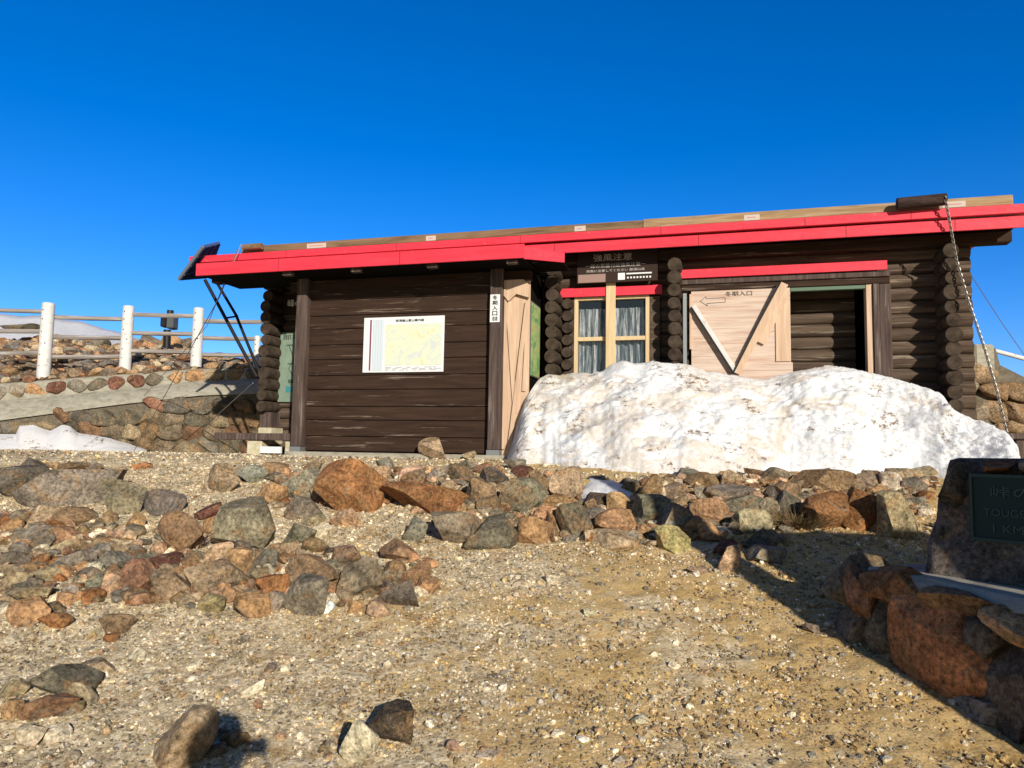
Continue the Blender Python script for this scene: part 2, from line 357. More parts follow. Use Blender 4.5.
# base icospheres
_ico = {}
def ico(s):
    if s not in _ico:
        bm = bmesh.new(); bmesh.ops.create_icosphere(bm, subdivisions=s, radius=1)
        _ico[s] = (np.array([v_.co[:] for v_ in bm.verts]), np.array([[v_.index for v_ in f_.verts] for f_ in bm.faces])); bm.free()
    return _ico[s]
PAL = {'grey': (.205, .178, .14), 'dark grey': (.115, .10, .075), 'grey-green': (.175, .150, .105), 'brown': (.22, .145, .08), 'grey-brown': (.23, .175, .115),
       'rust': (.26, .115, .045), 'orange': (.38, .22, .11), 'pink': (.46, .29, .185), 'tan': (.34, .26, .16), 'pale': (.60, .51, .36), 'yellow': (.38, .29, .14),
       'dark red': (.14, .06, .042), 'dark brown': (.07, .05, .038), 'white': (.8, .79, .77), 'red-brown': (.25, .14, .08)}
def rockV(sub, dims, seed, cuts=13, rough=.07, block=.35, flat=.0):
    R = np.random.default_rng(seed); V, Fc = ico(sub); V = V.copy()
    # squarish start, then planes cut facets
    p_ = 2.0/(1-block*.6)
    nrm = (np.abs(V)**p_).sum(1)**(1/p_); V = V/nrm[:, None]
    for _ in range(cuts):
        d = R.normal(size=3); d /= np.linalg.norm(d); off = R.uniform(.44, .80)
        t = V @ d-off; V = V-np.outer(np.clip(t, 0, None), d)
    V = V*(1+rough*1.3*fbm3(V+seed*.37, 1.4, seed)[:, None]+rough*1.1*fbm3(V+seed*.7, 4.5, seed+3)[:, None])
    if sub > 3: V = V*(1+.022*fbm3(V+seed*.9, 11.0, seed+6)[:, None])
    a_ = R.uniform(-.3, .3)*(.15 if block >= .7 else 1); ca, sa = math.cos(a_), math.sin(a_)
    V = V @ np.array([[ca, 0, -sa], [0, 1, 0], [sa, 0, ca]])
    lo, hi = V.min(0), V.max(0); V = (V-(lo+hi)/2)/(hi-lo)*np.array(dims)
    return V, Fc
def colvar(c_, seed, n_):
    R = np.random.default_rng(seed+99); c_ = np.array(c_)*R.uniform(.85, 1.15)*(1+R.uniform(-.06, .06, 3)); return np.tile(np.clip(c_, 0, .9), (n_, 1))

# ================================================================== GROUND
def axis(a0, a1, fine0, fine1, step):
    core = np.arange(fine0, fine1, step); L = []; x = fine0; s = step
    while x > a0: s *= 1.3; x -= s; L.append(x)
    Rr = []; x = fine1; s = step
    while x < a1: s *= 1.3; x += s; Rr.append(x)
    return np.array(L[::-1]+list(core)+Rr)
xs = axis(-600, 600, -5.5, 5.2, .022); ys = axis(-500, 600, 3.0, 9.6, .022)
X, Y = np.meshgrid(xs, ys); Z = gz(X, Y)
nearm = np.clip(1-(np.abs(X)-5)/3, 0, 1)*np.clip((Y-1)/1, 0, 1)*np.clip((12-Y)/2, 0, 1)
clod = np.clip(fbm(X*9, Y*9, 3, 77)-.02, 0, 1)
Z = Z+nearm*(.016*fbm(X*14, Y*14, 3, 21)+.035*clod*np.clip(.25+X*.4, .05, 1.2)*np.clip(7-Y, 0, 1)+.03*np.abs(fbm(X*20, Y*20, 3, 15))*np.clip(.2+X*.35, 0, 1)-.16*np.clip(fbm(X*6.5, Y*6.5, 2, 5)-.24, 0, 1)*np.clip(.2+X*.35, 0, 1))
go = gridmesh('ground', np.stack([X, Y, Z], -1), M_ground); tag(go, kind='structure')

# gravel (too many to count)
def scatter(name, n_, xr, yr, smin, smax, sub, seed, power=2.2, mask=None, cols=None, zf=gz, zoff=0):
    R = np.random.default_rng(seed)
    x = R.uniform(*xr, n_); y = R.uniform(*yr, n_)
    keep = (np.abs(x) < .78*y+.6)
    if mask is not None: keep &= mask(x, y, R)
    x = x[keep]; y = y[keep]; k = len(x)
    if sub == 0:
        V0 = np.array([[1, 0, 0], [-1, 0, 0], [0, 1, 0], [0, -1, 0], [0, 0, 1], [0, 0, -1.]]); F0 = np.array([[0, 2, 4], [2, 1, 4], [1, 3, 4], [3, 0, 4], [2, 0, 5], [1, 2, 5], [3, 1, 5], [0, 3, 5]])
    else: V0, F0 = ico(sub)
    s = smin+(smax-smin)*R.uniform(0, 1, k)**power
    th = R.uniform(0, 6.28, k); nv = len(V0)
    V = np.repeat(V0[None], k, 0)*(1+R.uniform(-.32, .32, (k, nv, 1)))*np.stack([s, s*R.uniform(.55, .95, k), s*R.uniform(.35, .8, k)], -1)[:, None, :]*.5
    c_, s_ = np.cos(th)[:, None], np.sin(th)[:, None]
    tl = R.uniform(-.5, .5, k)[:, None]
    Vx, Vz = V[..., 0]*np.cos(tl)-V[..., 2]*np.sin(tl), V[..., 0]*np.sin(tl)+V[..., 2]*np.cos(tl)
    P = np.stack([Vx*c_-V[..., 1]*s_+x[:, None], Vx*s_+V[..., 1]*c_+y[:, None], Vz+(zf(x, y)+s*.12+zoff)[:, None]], -1)
    Fc = (F0[None]+(np.arange(k)*nv)[:, None, None]).reshape(-1, 3)
    pal = np.array(cols); ci = pal[R.integers(0, len(pal), k)]*R.uniform(.75, 1.25, (k, 1))
    return npmesh(name, P.reshape(-1, 3), Fc, M_rock, None, np.repeat(ci, nv, 0), False)
GR = [(.14, .115, .09), (.22, .185, .14), (.36, .30, .22), (.50, .42, .30), (.66, .56, .40), (.72, .62, .44), (.76, .68, .53), (.42, .28, .16), (.52, .38, .19), (.38, .33, .26), (.68, .58, .42), (.58, .47, .3)]
def gm(x, y, R):
    return (fbm(x*1.3+4, y*1.3, 4, 33)-.06*x/2+.13 > R.uniform(-.16, .22, len(x)))
o = scatter('gravel', 230000, (-5, 4.6), (3.1, 8.6), .007, .030, 0, 11, 2.2, gm, GR); tag(o, kind='stuff')
def om(x, y, R):
    return (fbm(x*1.5+14, y*1.5, 4, 63)+.12*(x-.4) > R.uniform(-.05, .3, len(x)))
OC = [(.55, .37, .14), (.46, .31, .13), (.36, .23, .09), (.62, .45, .2), (.42, .30, .16), (.3, .2, .1)]
o = scatter('earth_crumbs', 60000, (-4, 4.6), (3.1, 7.6), .012, .055, 0, 19, 1.8, om, OC, zoff=-.004); tag(o, kind='stuff')
o = scatter('gravel', 16000, (-11, 4), (8.5, 15.2), .02, .07, 0, 21, 2.0, lambda x, y, R: (x < .3-(y-9)*.25) & (x > -.85*y), GR); tag(o, kind='stuff')
o = scatter('pebbles', 9000, (-5.5, 5), (3.1, 9.6), .022, .07, 1, 12, 2.6, None, GR[2:]); tag(o, kind='stuff')

# ================================================================== ROCKS
def zone(px, py):
    if py < 545 and px >= 430 and px < 700: return 'rubble below the snow bank'
    if py < 548 and px >= 700: return 'shaded rubble at right'
    if py < 548 and px >= 262: return 'rubble below the plank wall'
    if py < 520: return 'upper rubble at left'
    if py < 640 and px < 440: return 'low stone heap at left'
    return 'open gravel'
MAJ = []   # (cx, cy, short)
ALLR = []
def rock(cx, by, wpx, hpx, colr, label=None, short=None, sub=4, dy=.75, sink=.12, cuts=13, group=None, block=.35):
    P = ground(cx, by)
    if by < 466 and 290 < cx < 500: P = HO+HU*hit(cx, by, -1.16)[0]-HV*1.16; P[2] = 1.47
    dist = P[1]; W = wpx/F*dist*1.04; H = hpx/F*dist
    D = max(W*dy, .6*H); seed = int(cx*13+by*7) % 9973
    if sub == 4 and wpx >= 28: sub = 5
    V, Fc = rockV(sub, (W, D, H*(1+sink)), seed, cuts, block=block, rough=.045)
    z0 = P[2]-H*sink
    V = V+np.array([P[0], P[1]+D*.38, z0+H*(1+sink)/2-.02*H])
    # rocks rest on the ground: origin at the base
    org = np.array([P[0], P[1]+D*.38, z0]); V -= org
    o = npmesh('rock', V, Fc, M_rock, None, colvar(PAL[colr], seed, len(V)), True); o.location = org; o.data.set_sharp_from_angle(angle=math.radians(22))
    o['category'] = 'rock'; o['group'] = group or ('rocks in the '+zone(cx, by))
    if label: o['label'] = label
    if short: MAJ.append((cx, by-hpx/2, short))
    ALLR.append((o, cx, by, wpx, hpx, colr, label)); return o
R_ = rock
R_(54, 507, 100, 38, 'grey', 'long flat-topped grey boulder lying in the upper rubble at the far left', 'long grey boulder')
R_(116, 515, 47, 37, 'grey-green', 'grey boulder with orange underside, right of the long grey boulder', 'grey orange-bellied boulder')
R_(6, 499, 58, 34, 'dark grey', 'dark grey boulder cut by the left edge of the photo', 'dark boulder at left edge')
R_(157, 517, 40, 28, 'grey', 'rounded grey boulder behind the orange-brown one in the left rubble', 'rounded grey boulder')
R_(175, 555, 44, 44, 'brown', 'upright orange-brown boulder beside the twiggy shrub', 'upright orange-brown boulder')
R_(240, 552, 64, 54, 'grey-green', 'big dark grey leaning boulder right of the twiggy shrub', 'big dark leaning boulder')
R_(207, 522, 28, 20, 'dark red', 'dark red rock at the upper left of the big dark leaning boulder')
R_(213, 535, 28, 20, 'orange', 'orange rock wedged under the dark red rock by the shrub')
R_(219, 493, 35, 30, 'tan', 'tan round boulder in front of the bench end', 'tan round boulder')
R_(248, 484, 32, 19, 'grey'); R_(270, 478, 30, 16, 'brown')
R_(216, 566, 27, 23, 'pink', 'pale pink pointed rock below the big dark leaning boulder', 'pale pink rock')
R_(236, 577, 26, 27, 'orange', 'orange-brown rock beside the pale pink rock')
R_(208, 598, 60, 36, 'grey-brown', 'broad brown boulder at the front of the low stone heap', 'broad brown boulder', block=.6)
R_(168, 602, 40, 30, 'grey-brown', 'grey-brown flat rock left of the broad brown boulder')
R_(152, 589, 29, 17, 'pale'); R_(161, 572, 29, 18, 'dark red')
R_(129, 600, 36, 40, 'red-brown', 'red-brown blocky boulder in the low stone heap', 'red-brown blocky boulder')
R_(106, 598, 20, 26, 'pink'); R_(92, 597, 18, 23, 'grey'); R_(114, 571, 30, 20, 'grey'); R_(90, 575, 22, 13, 'pale')
R_(65, 546, 40, 18, 'red-brown', 'flat red-brown slab left in the rubble above the heap', 'flat red-brown slab'); R_(32, 551, 34, 25, 'grey'); R_(36, 525, 38, 19, 'tan')
R_(71, 526, 38, 19, 'brown'); R_(70, 572, 32, 21, 'grey'); R_(10, 571, 26, 18, 'dark grey'); R_(12, 591, 28, 18, 'grey-brown')
R_(22, 604, 48, 17, 'tan', 'long tan slab resting on the orange boulder at far left'); R_(22, 627, 40, 28, 'orange', 'rounded orange boulder at the far left of the gravel edge', 'rounded orange boulder')
R_(48, 629, 36, 15, 'rust'); R_(52, 617, 20, 14, 'brown'); R_(109, 633, 33, 16, 'brown', 'small flat brown rock alone on gravel below the stone heap'); R_(108, 643, 15, 8, 'rust')
R_(210, 615, 28, 19, 'yellow', 'pale yellow rock on gravel at the foot of the broad brown boulder', 'pale yellow rock')
R_(249, 619, 37, 25, 'orange', 'tan-orange rounded rock at the front edge of the heap', 'tan-orange rounded rock'); R_(229, 604, 25, 18, 'orange'); R_(43, 583, 24, 16, 'tan'); R_(8, 531, 20, 14, 'orange')
R_(28, 473, 28, 16, 'dark grey'); R_(34, 474, 14, 9, 'yellow'); R_(69, 473, 33, 11, 'brown'); R_(92, 471, 18, 9, 'grey'); R_(52, 470, 16, 8, 'brown'); R_(140, 470, 20, 8, 'rust')
R_(345, 513, 68, 55, 'rust', 'large rounded rust-brown boulder below the plank wall, biggest in the rubble', 'large rust-brown boulder', block=.5)
R_(422, 517, 88, 35, 'rust', 'long rust-brown slab boulder right of the large rounded rust boulder', 'long rust-brown slab', block=.6, dy=.5)
R_(299, 498, 44, 32, 'grey'); R_(302, 519, 37, 23, 'grey-green'); R_(268, 506, 29, 23, 'orange', 'tan-orange rock left of the large rust-brown boulder')
R_(409, 484, 22, 18, 'pink', 'round pink rock sitting above the long rust-brown slab', 'round pink rock'); R_(344, 528, 31, 20, 'pink', 'split pink rock under the large rust-brown boulder'); R_(309, 526, 27, 11, 'tan')
R_(414, 542, 25, 26, 'grey', 'egg-shaped grey rock standing alone below the long rust-brown slab', 'egg-shaped grey rock')
R_(453, 545, 50, 33, 'grey-brown', 'grey boulder with orange right half, beside the egg-shaped rock', 'grey and orange boulder', block=.55)
R_(297, 546, 33, 22, 'grey-green'); R_(321, 541, 21, 16, 'pale'); R_(314, 555, 26, 17, 'brown'); R_(343, 568, 31, 22, 'brown'); R_(310, 593, 52, 38, 'brown', 'big brown boulder behind the round speckled one at the heap front', 'big brown heap boulder')
R_(300, 621, 48, 44, 'grey', 'round speckled grey boulder at the front of the heap, beside white stone', 'round speckled grey boulder', block=.15)
R_(357, 600, 43, 40, 'grey-brown', 'rounded grey-tan boulder in the middle of the heap front', 'rounded grey-tan boulder', block=.15)
R_(397, 564, 40, 24, 'red-brown', 'red-brown sloping rock at the right end of the stone heap', 'red-brown sloping rock'); R_(414, 589, 30, 26, 'red-brown'); R_(394, 584, 23, 23, 'brown')
R_(397, 609, 41, 27, 'grey-green', 'dark grey-green oval stone at the right foot of the stone heap', 'dark oval stone', block=.1)
R_(356, 615, 20, 14, 'orange'); R_(377, 618, 24, 17, 'pink'); R_(324, 615, 17, 14, 'white', 'small bright white stone between the speckled and grey-tan boulders'); R_(259, 577, 28, 27, 'grey'); R_(249, 595, 18, 15, 'brown')
R_(270, 600, 34, 25, 'rust'); R_(275, 612, 18, 20, 'grey'); R_(427, 596, 23, 19, 'orange'); R_(285, 560, 24, 18, 'tan'); R_(186, 590, 24, 18, 'tan'); R_(366, 580, 22, 18, 'grey-brown')
R_(431, 456, 28, 21, 'tan', 'brown stone standing against the foot of the plank wall', group='stones against the plank wall'); R_(469, 456, 14, 8, 'tan', 'small tan stone at the foot of the plank wall near the post', group='stones against the plank wall')
R_(455, 481, 22, 18, 'dark grey'); R_(437, 482, 20, 17, 'grey'); R_(480, 507, 31, 31, 'brown', 'brown upright block left of the big grey boulder under the snow', 'brown upright block')
R_(522, 513, 52, 35, 'grey-green', 'big smooth grey boulder below the left end of the snow bank', 'big smooth grey boulder'); R_(566, 498, 38, 32, 'tan', 'tan boulder touching the bottom edge of the snow bank', 'tan boulder at snow edge')
R_(541, 497, 24, 28, 'brown'); R_(558, 511, 29, 17, 'orange'); R_(575, 540, 36, 38, 'dark grey', 'dark faceted boulder in front of the small snow patch', 'dark faceted boulder', block=.55)
R_(489, 552, 57, 36, 'dark grey', 'triangular dark blue-grey boulder at the gravel edge', 'triangular dark boulder', cuts=14); R_(536, 546, 38, 30, 'orange', 'orange-brown block between the triangular and the faceted boulders', 'orange-brown block')
R_(554, 535, 16, 27, 'orange'); R_(619, 514, 23, 22, 'orange'); R_(617, 537, 42, 28, 'orange', 'large orange-tan rock right of the dark faceted boulder', 'large orange-tan rock'); R_(613, 550, 44, 19, 'tan')
R_(660, 525, 46, 30, 'grey-green', 'grey-green boulder right of the small snow patch', 'grey-green boulder'); R_(677, 538, 44, 35, 'grey', 'smooth slanting grey boulder in the middle of the right rubble', 'slanting grey boulder'); R_(644, 539, 16, 15, 'orange'); R_(675, 554, 35, 28, 'yellow', 'mossy yellow-grey rock at the gravel edge below the slanting boulder', 'mossy yellow-grey rock')
R_(651, 503, 25, 28, 'brown'); R_(676, 503, 26, 21, 'grey-brown'); R_(631, 493, 21, 15, 'dark grey'); R_(596, 486, 19, 11, 'grey'); R_(496, 483, 20, 18, 'orange'); R_(515, 470, 22, 12, 'grey')
R_(711, 525, 38, 27, 'red-brown', 'dark reddish boulder above the round orange stone', 'dark reddish boulder'); R_(713, 543, 27, 20, 'orange', 'round light orange stone under the dark reddish boulder', 'round light orange stone', block=.1); R_(733, 572, 28, 27, 'pink', 'blocky pink stone at the edge of the shade', 'blocky pink stone', block=.6)
R_(754, 534, 40, 26, 'tan', 'tan flat-faced rock half in shadow', 'tan half-shaded rock'); R_(738, 501, 44, 16, 'grey'); R_(749, 516, 50, 21, 'grey-green'); R_(792, 500, 27, 18, 'brown'); R_(832, 531, 48, 40, 'rust', 'pointed orange-rust boulder right of the dry grass tuft', 'pointed rust boulder', cuts=13)
R_(866, 532, 40, 45, 'rust', 'upright rust-brown boulder between two others at right', 'upright rust-brown boulder', block=.5); R_(902, 541, 44, 50, 'tan', 'tall tan-brown boulder leaning left beside the stone monument', 'tall tan-brown boulder', block=.5)
R_(827, 494, 58, 25, 'brown', 'broad flat brown rock under the right half of the snow', 'broad flat brown rock'); R_(870, 490, 38, 18, 'grey-brown'); R_(905, 486, 34, 18, 'tan'); R_(780, 483, 36, 16, 'grey-brown'); R_(760, 480, 24, 12, 'brown'); R_(705, 488, 34, 16, 'brown'); R_(722, 505, 30, 18, 'grey-brown'); R_(690, 480, 26, 12, 'grey')
R_(728, 557, 25, 17, 'dark red'); R_(770, 565, 38, 18, 'grey'); R_(767, 551, 44, 22, 'dark grey'); R_(790, 520, 30, 30, 'dark grey'); R_(700, 575, 24, 8, 'grey-brown')
R_(53, 699, 62, 28, 'grey-green', 'long slanted grey slab in the small stone cluster at lower left', 'slanted grey slab', cuts=14); R_(41, 723, 50, 24, 'red-brown', 'flat reddish rock below the slanted grey slab', 'flat reddish rock'); R_(6, 723, 24, 22, 'orange'); R_(10, 699, 26, 16, 'tan')
R_(80, 707, 24, 24, 'tan', 'rounded tan stone right of the slanted grey slab', 'rounded tan stone'); R_(88, 676, 46, 12, 'tan'); R_(27, 748, 30, 20, 'pale'); R_(52, 744, 23, 16, 'pale'); R_(72, 716, 16, 14, 'brown'); R_(60, 700, 10, 12, 'pale')
R_(173, 775, 60, 62, 'tan', 'large grey-tan boulder at the bottom edge beside the head shadow', 'boulder at bottom edge', block=.6)
R_(251, 697, 21, 15, 'pale', 'pale yellow square stone alone on the gravel'); R_(279, 742, 15, 8, 'pink'); R_(134, 660, 18, 11, 'pale')
R_(356, 770, 36, 46, 'pale', 'pale cream upright stone beside the dark stone at the bottom', 'pale cream stone', block=.5); R_(388, 746, 46, 37, 'dark brown', 'dark chocolate stone beside the pale cream stone at the bottom', 'dark chocolate stone', block=.5)
R_(453, 753, 15, 11, 'pink'); R_(489, 762, 26, 8, 'pale'); R_(590, 617, 14, 8, 'pale'); R_(553, 584, 16, 9, 'pale'); R_(521, 589, 22, 9, 'pale'); R_(642, 727, 18, 9, 'pale'); R_(813, 634, 16, 10, 'grey'); R_(214, 760, 22, 14, 'dark grey'); R_(232, 748, 26, 14, 'brown'); R_(223, 738, 14, 9, 'grey')
# medium rubble between them
def inpoly(x, y, poly):
    c_ = False; k = len(poly)
    for i in range(k):
        x1, y1 = poly[i]; x2, y2 = poly[(i+1) % k]
        if (y1 > y) != (y2 > y) and x < (x2-x1)*(y-y1)/(y2-y1)+x1: c_ = not c_
    return c_
ZN = [([(0, 545), (120, 548), (290, 556), (430, 562), (435, 600), (330, 610), (120, 606), (0, 612)], 70, 12, 26),
      ([(0, 512), (110, 518), (170, 540), (160, 548), (0, 548)], 22, 10, 22),
      ([(270, 470), (500, 470), (640, 492), (930, 480), (930, 520), (780, 535), (640, 548), (450, 532), (400, 505), (270, 508)], 100, 13, 30),
      ([(640, 478), (935, 474), (935, 492), (640, 500)], 34, 14, 32)]
rr = random.Random(5); names = list(PAL)
wts = {'grey': 5, 'dark grey': 3, 'grey-green': 3, 'brown': 5, 'grey-brown': 6, 'rust': 3, 'orange': 4, 'pink': 2, 'tan': 5, 'pale': 2, 'yellow': 1, 'dark red': 1, 'dark brown': 1, 'white': 0, 'red-brown': 3}
for poly, cnt, s0, s1 in ZN:
    k = 0; tries = 0; placed = []
    while k < cnt and tries < 9000:
        tries += 1; x = rr.uniform(0, 940); y = rr.uniform(465, 615)
        if not inpoly(x, y, poly): continue
        wp = s0+(s1-s0)*rr.random()**1.4
        if any(abs(x-a_) < (wp+b_)*.4 and abs(y-c_) < (wp+b_)*.22 for a_, c_, b_ in placed): continue
        if any(abs(x-q[1]) < q[3]*.36 and -4 < q[2]-y < q[4]*.75 for q in ALLR[:150]): continue
        placed.append((x, y, wp)); k += 1
        R_(x, y, wp, wp*rr.uniform(.5, .85), rr.choices(names, [wts[q] for q in names])[0], sub=3)
        if len(ALLR) >= 300: break
# labels for the lesser rocks: by their nearest named neighbour
from collections import defaultdict
lab = defaultdict(list)
for o, cx, by, wp, hp, colr, l in ALLR:
    if l: continue
    cy = by-hp/2; best = min((math.hypot(cx-a_, (cy-b_)*1.3), a_, b_, s_) for a_, b_, s_ in MAJ); dx = cx-best[1]; dy_ = cy-best[2]
    if abs(dx) > abs(dy_)*1.2: rel = 'right of' if dx > 0 else 'left of'
    else: rel = 'below' if dy_ > 0 else 'above'
    near = 'just ' if best[0] < 32 else ''
    size = 'tiny' if wp < 15 else 'small' if wp < 22 else 'medium' if wp < 30 else 'sizeable'
    L = f"{size} {colr} rock {near}{rel} the {best[3]}"
    o['label'] = L; lab[L].append(o)
# small rubble nobody could count
def rub(x, y, R):
    k = np.zeros(len(x), bool)
    for i in range(len(x)):
        px, py = project((x[i], y[i], float(gz(x[i], y[i])))); k[i] = any(inpoly(px, py, z_[0]) for z_ in ZN) and R.random() < .55 or (R.random() < .004)
    return k
RC = [PAL[q] for q in ('grey', 'brown', 'tan', 'orange', 'grey-brown', 'pink', 'pale', 'rust', 'grey-green', 'red-brown')]
o = scatter('small_rubble', 20000, (-6.5, 5), (3.6, 9.8), .04, .20, 1, 13, 1.6, rub, RC); tag(o, kind='stuff')

# ================================================================== HUT
hut = empty('log_hut', tuple(HO), -A)
tag(hut, 'dark brown log mountain hut with red metal eaves and boarded door, half buried in snow', 'hut')
PIT = .18; RL = .098
def logs(name, spans, w0, w1, v0, m=M_log, ends=(None, None), off=0):
    b = MB(); k = 0; w_ = w0
    while w_ < w1:
        for (a0, a1, lo, hi) in spans:
            if not (lo <= w_ <= hi): continue
            n_ = max(2, int((a1-a0)/.35)+1); R0 = RL*random.uniform(.93, 1.05)
            pts = [(a0+(a1-a0)*i/(n_-1), v0+RL+random.uniform(-.004, .004), w_+random.uniform(-.003, .003)) for i in range(n_)]
            b.tube(pts, [R0*random.uniform(.98, 1.02) for _ in pts], 20)
        w_ += PIT; k += 1
    return b.build(name, m, hut, smooth=True)
W0 = .09-.18
logs('front_log_wall', [(-4.28, .95, -1, 9), (.95, 2.06, -1, .95), (.95, 2.06, 2.42, 9), (2.06, 2.60, -1, 9), (2.60, 5.18, -1, -.2), (2.60, 5.18, 2.5, 9), (5.18, 6.18, -1, 9)], W0, 2.95, 0)
b = MB(); b.box(2.6, 5.2, .2, .3, -.3, .0); b.box(-4.1, 6.0, 2.9, 3.0, 0, 3.0); b.box(-4.2, 6.1, .1, 2.9, 2.9, 2.95)
for i in range(16):   # end wall logs
    w_ = W0+.09+i*PIT
    b.tube([(-4.18+RL, .3, w_), (-4.18+RL, 3.2, w_)], RL, 16); b.tube([(5.85, .3, w_), (5.85, 3.2, w_)], RL, 16)
b.build('end_log_wall', M_log, hut, smooth=True)
logs('vestibule_log_wall', [(3.6, 4.85, -1, 9)], W0-.03, 2.5, .45)
MB().box(2.62, 3.6, .5, .54, -.2, 2.5).box(4.86, 5.2, .95, 1.0, -.2, 2.5).box(3.0, 5.2, .05, .95, 2.5, 2.54).build('vestibule_lining', M_dark, hut)
# cross-log ends in stacks
def stack(u, w0, w1, vf=-.40, jitter=.03, name='corner_log_stack'):
    b = MB(); w_ = w0
    while w_ < w1:
        v_ = vf+random.uniform(-jitter, jitter); r0 = RL*random.uniform(.88, 1.08); uu = u+random.uniform(-.008, .008)
        b.tube([(uu, v_, w_), (uu, v_+.02, w_), (uu, .14, w_)], [r0*.93, r0, r0], 22, .006); w_ += PIT
    return b.build(name, M_end, hut, smooth=True)
stack(-4.05, .72, 2.9, -.40); stack(.685, .0, 2.85); stack(2.42, .0, 2.85); stack(5.84, .55, 2.75)
b = MB()
for i, u in enumerate((.87, )):       # second thin stack beside the window
    w_ = .09
    while w_ < 2.3: b.tube([(u+.0, -.17, w_), (u, .1, w_)], RL*.8, 16); w_ += PIT
b.build('corner_log_stack', M_end, hut, smooth=True)
MB().box(-4.14, -3.93, -.3, -.05, .38, .63).build('stilt', M_post, hut)
MB().box(5.74, 5.92, -.3, -.1, -.1, .46).build('stilt', M_post, hut)
MB().box(-4.14, -3.9, -.32, 0, .12, .38).build('footing_block', M_whiteblock, hut)
MB().box(-4.3, 6.2, .3, 3.0, -.3, .0).build('foundation', M_mortar, hut)
# shelter front wall
b = MB(); w_ = .03
wid = [.22, .24, .2, .25, .21, .24, .22, .24, .2, .24, .22, .22]
for q in wid:
    b.box(-2.96, -.03, -.87-random.uniform(0, .006), -.82, w_+.004, min(w_+q-.004, 2.66)); w_ += q
    if w_ > 2.6: break
b.build('plank_wall', M_plank, hut, bevel=.008)
MB().box(-2.95, -.05, -.815, -.79, .03, 2.66).build('wall_backing', M_dark, hut)
MB().box(-3.3, .5, -.90, -.80, 2.45, 2.60).build('wall_plate', M_plank, hut, bevel=.01)
for u0, u1 in ((-3.12, -2.95), (-.06, .115)):
    MB().box(u0, u1, -1.0, -.84, .09, 2.64).build('post', M_post, hut, bevel=.01)
    MB().box(u0-.005, u1+.005, -1.01, -.83, -.12, .088).build('post_shoe', M_galv, hut)
MB().box(-3.2, .5, -1.02, -.75, -.3, .018).build('sill_slab', M_conc, hut, bevel=.01)
# pale winter boarding
MB().box(.12, .485, -.87, -.84, 0, 2.46).build('winter_boarding', M_plyv, hut, bevel=.003)
for p0, p1, wd in (((.16, -.885, 2.2), (.30, -.885, .6), .055), ((.455, -.90, 2.15), (.22, -.90, .0), .06), ((.47, -.885, 2.17), (.42, -.885, .9), .05), ((.14, -.89, 2.3), (.14, -.89, .1), .04)):
    MB().bar(p0, p1, wd, .02, (0, 1, 0)).build('brace', M_plyv, hut, bevel=.003)
MB().prism([(.12, 2.46), (.40, 2.46), (.485, 2.38), (.485, 2.2), (.3, 2.26), (.19, 2.16), (.12, 2.24)], -.93, -.90).build('top_board', M_plyv, hut)
MB().box(.45, .478, -.84, .0, 0, 2.62).build('side_wall', M_dark, hut)
MB().box(.44, .52, -.10, .0, 0, 2.62).build('side_post', M_plank, hut)
# window
win = MB().box(.953, 1.008, -.06, .02, .9, 2.362).box(1.995, 2.05, -.06, .02, .9, 2.362).box(1.008, 1.995, -.055, .02, 2.31, 2.36).box(1.008, 1.995, -.05, .02, 1.705, 1.765).box(1.008, 1.995, -.055, .02, .9, .95).build('window', M_pine, hut, bevel=.004)
for (u0, u1, w0, w1) in ((1.012, 1.44, 1.77, 2.305), (1.57, 1.99, 1.77, 2.305), (1.012, 1.44, .955, 1.70), (1.57, 1.99, .955, 1.70)):
    MB().box(u0, u1, -.015, -.009, w0, w1).build('pane', M_glass, win)
P = np.zeros((2, 80, 3)); uu = np.linspace(1.0, 2.0, 80)
for i, w_ in enumerate((.95, 2.2)): P[i, :, 0] = uu; P[i, :, 1] = .07+.02*np.sin(uu*60)+.01*np.sin(uu*23); P[i, :, 2] = w_
c_ = gridmesh('curtain', P, M_curtain, win)
MB().box(.95, 2.06, .14, .17, .85, 2.42).build('window_backing', M_dark, win)
MB().box(1.435, 1.574, -.145, -.115, .9, 2.662).build('centre_board', M_pine, hut, bevel=.004)
MB().box(.83, .95, -.05, .01, .7, 2.34).build('window_casing', M_post, hut, bevel=.006)
MB().box(2.055, 2.20, -.05, .01, .7, 2.34).build('window_casing', M_log, hut, bevel=.006)
h_ = MB(); h_.prism([(.75, 2.352), (.75, 2.487), (2.235, 2.487), (2.235, 2.352)], -.12, -.10)
h_.v += []; h_.box(.75, 2.235, -.098, 0, 2.45, 2.47); h_.build('window_hood', M_red, hut, bevel=.004)
# door
MB().box(2.635, 3.955, -.05, -.02, .7, 2.40).build('door_board', M_ply, hut, bevel=.003)
MB().box(2.612, 2.645, -.075, -.052, 1.55, 2.34).build('door_batten', M_plyv, hut, bevel=.003)
MB().box(3.76, 3.95, -.07, -.052, 1.36, 2.2).build('door_batten', M_plyv, hut, bevel=.003)
MB().box(3.2, 3.975, -.075, -.052, 1.1, 1.345).build('door_batten', M_ply, hut, bevel=.003)
MB().bar((2.665, -.10, 2.17), (3.235, -.10, 1.22), .065, .035, (0, 1, 0)).build('door_brace', M_white, hut, bevel=.004)
MB().bar((3.885, -.10, 2.43), (3.235, -.10, 1.2), .10, .035, (0, 1, 0)).build('door_brace', M_plyv, hut, bevel=.004)
MB().bar((3.90, -.085, 2.33), (3.55, -.085, 1.62), .13, .02, (0, 1, 0)).build('door_brace', M_plyv, hut, bevel=.004)
MB().bar((3.80, -.118, 2.43), (3.195, -.118, 1.2), .022, .03, (0, 1, 0)).build('door_bar', M_black, hut)
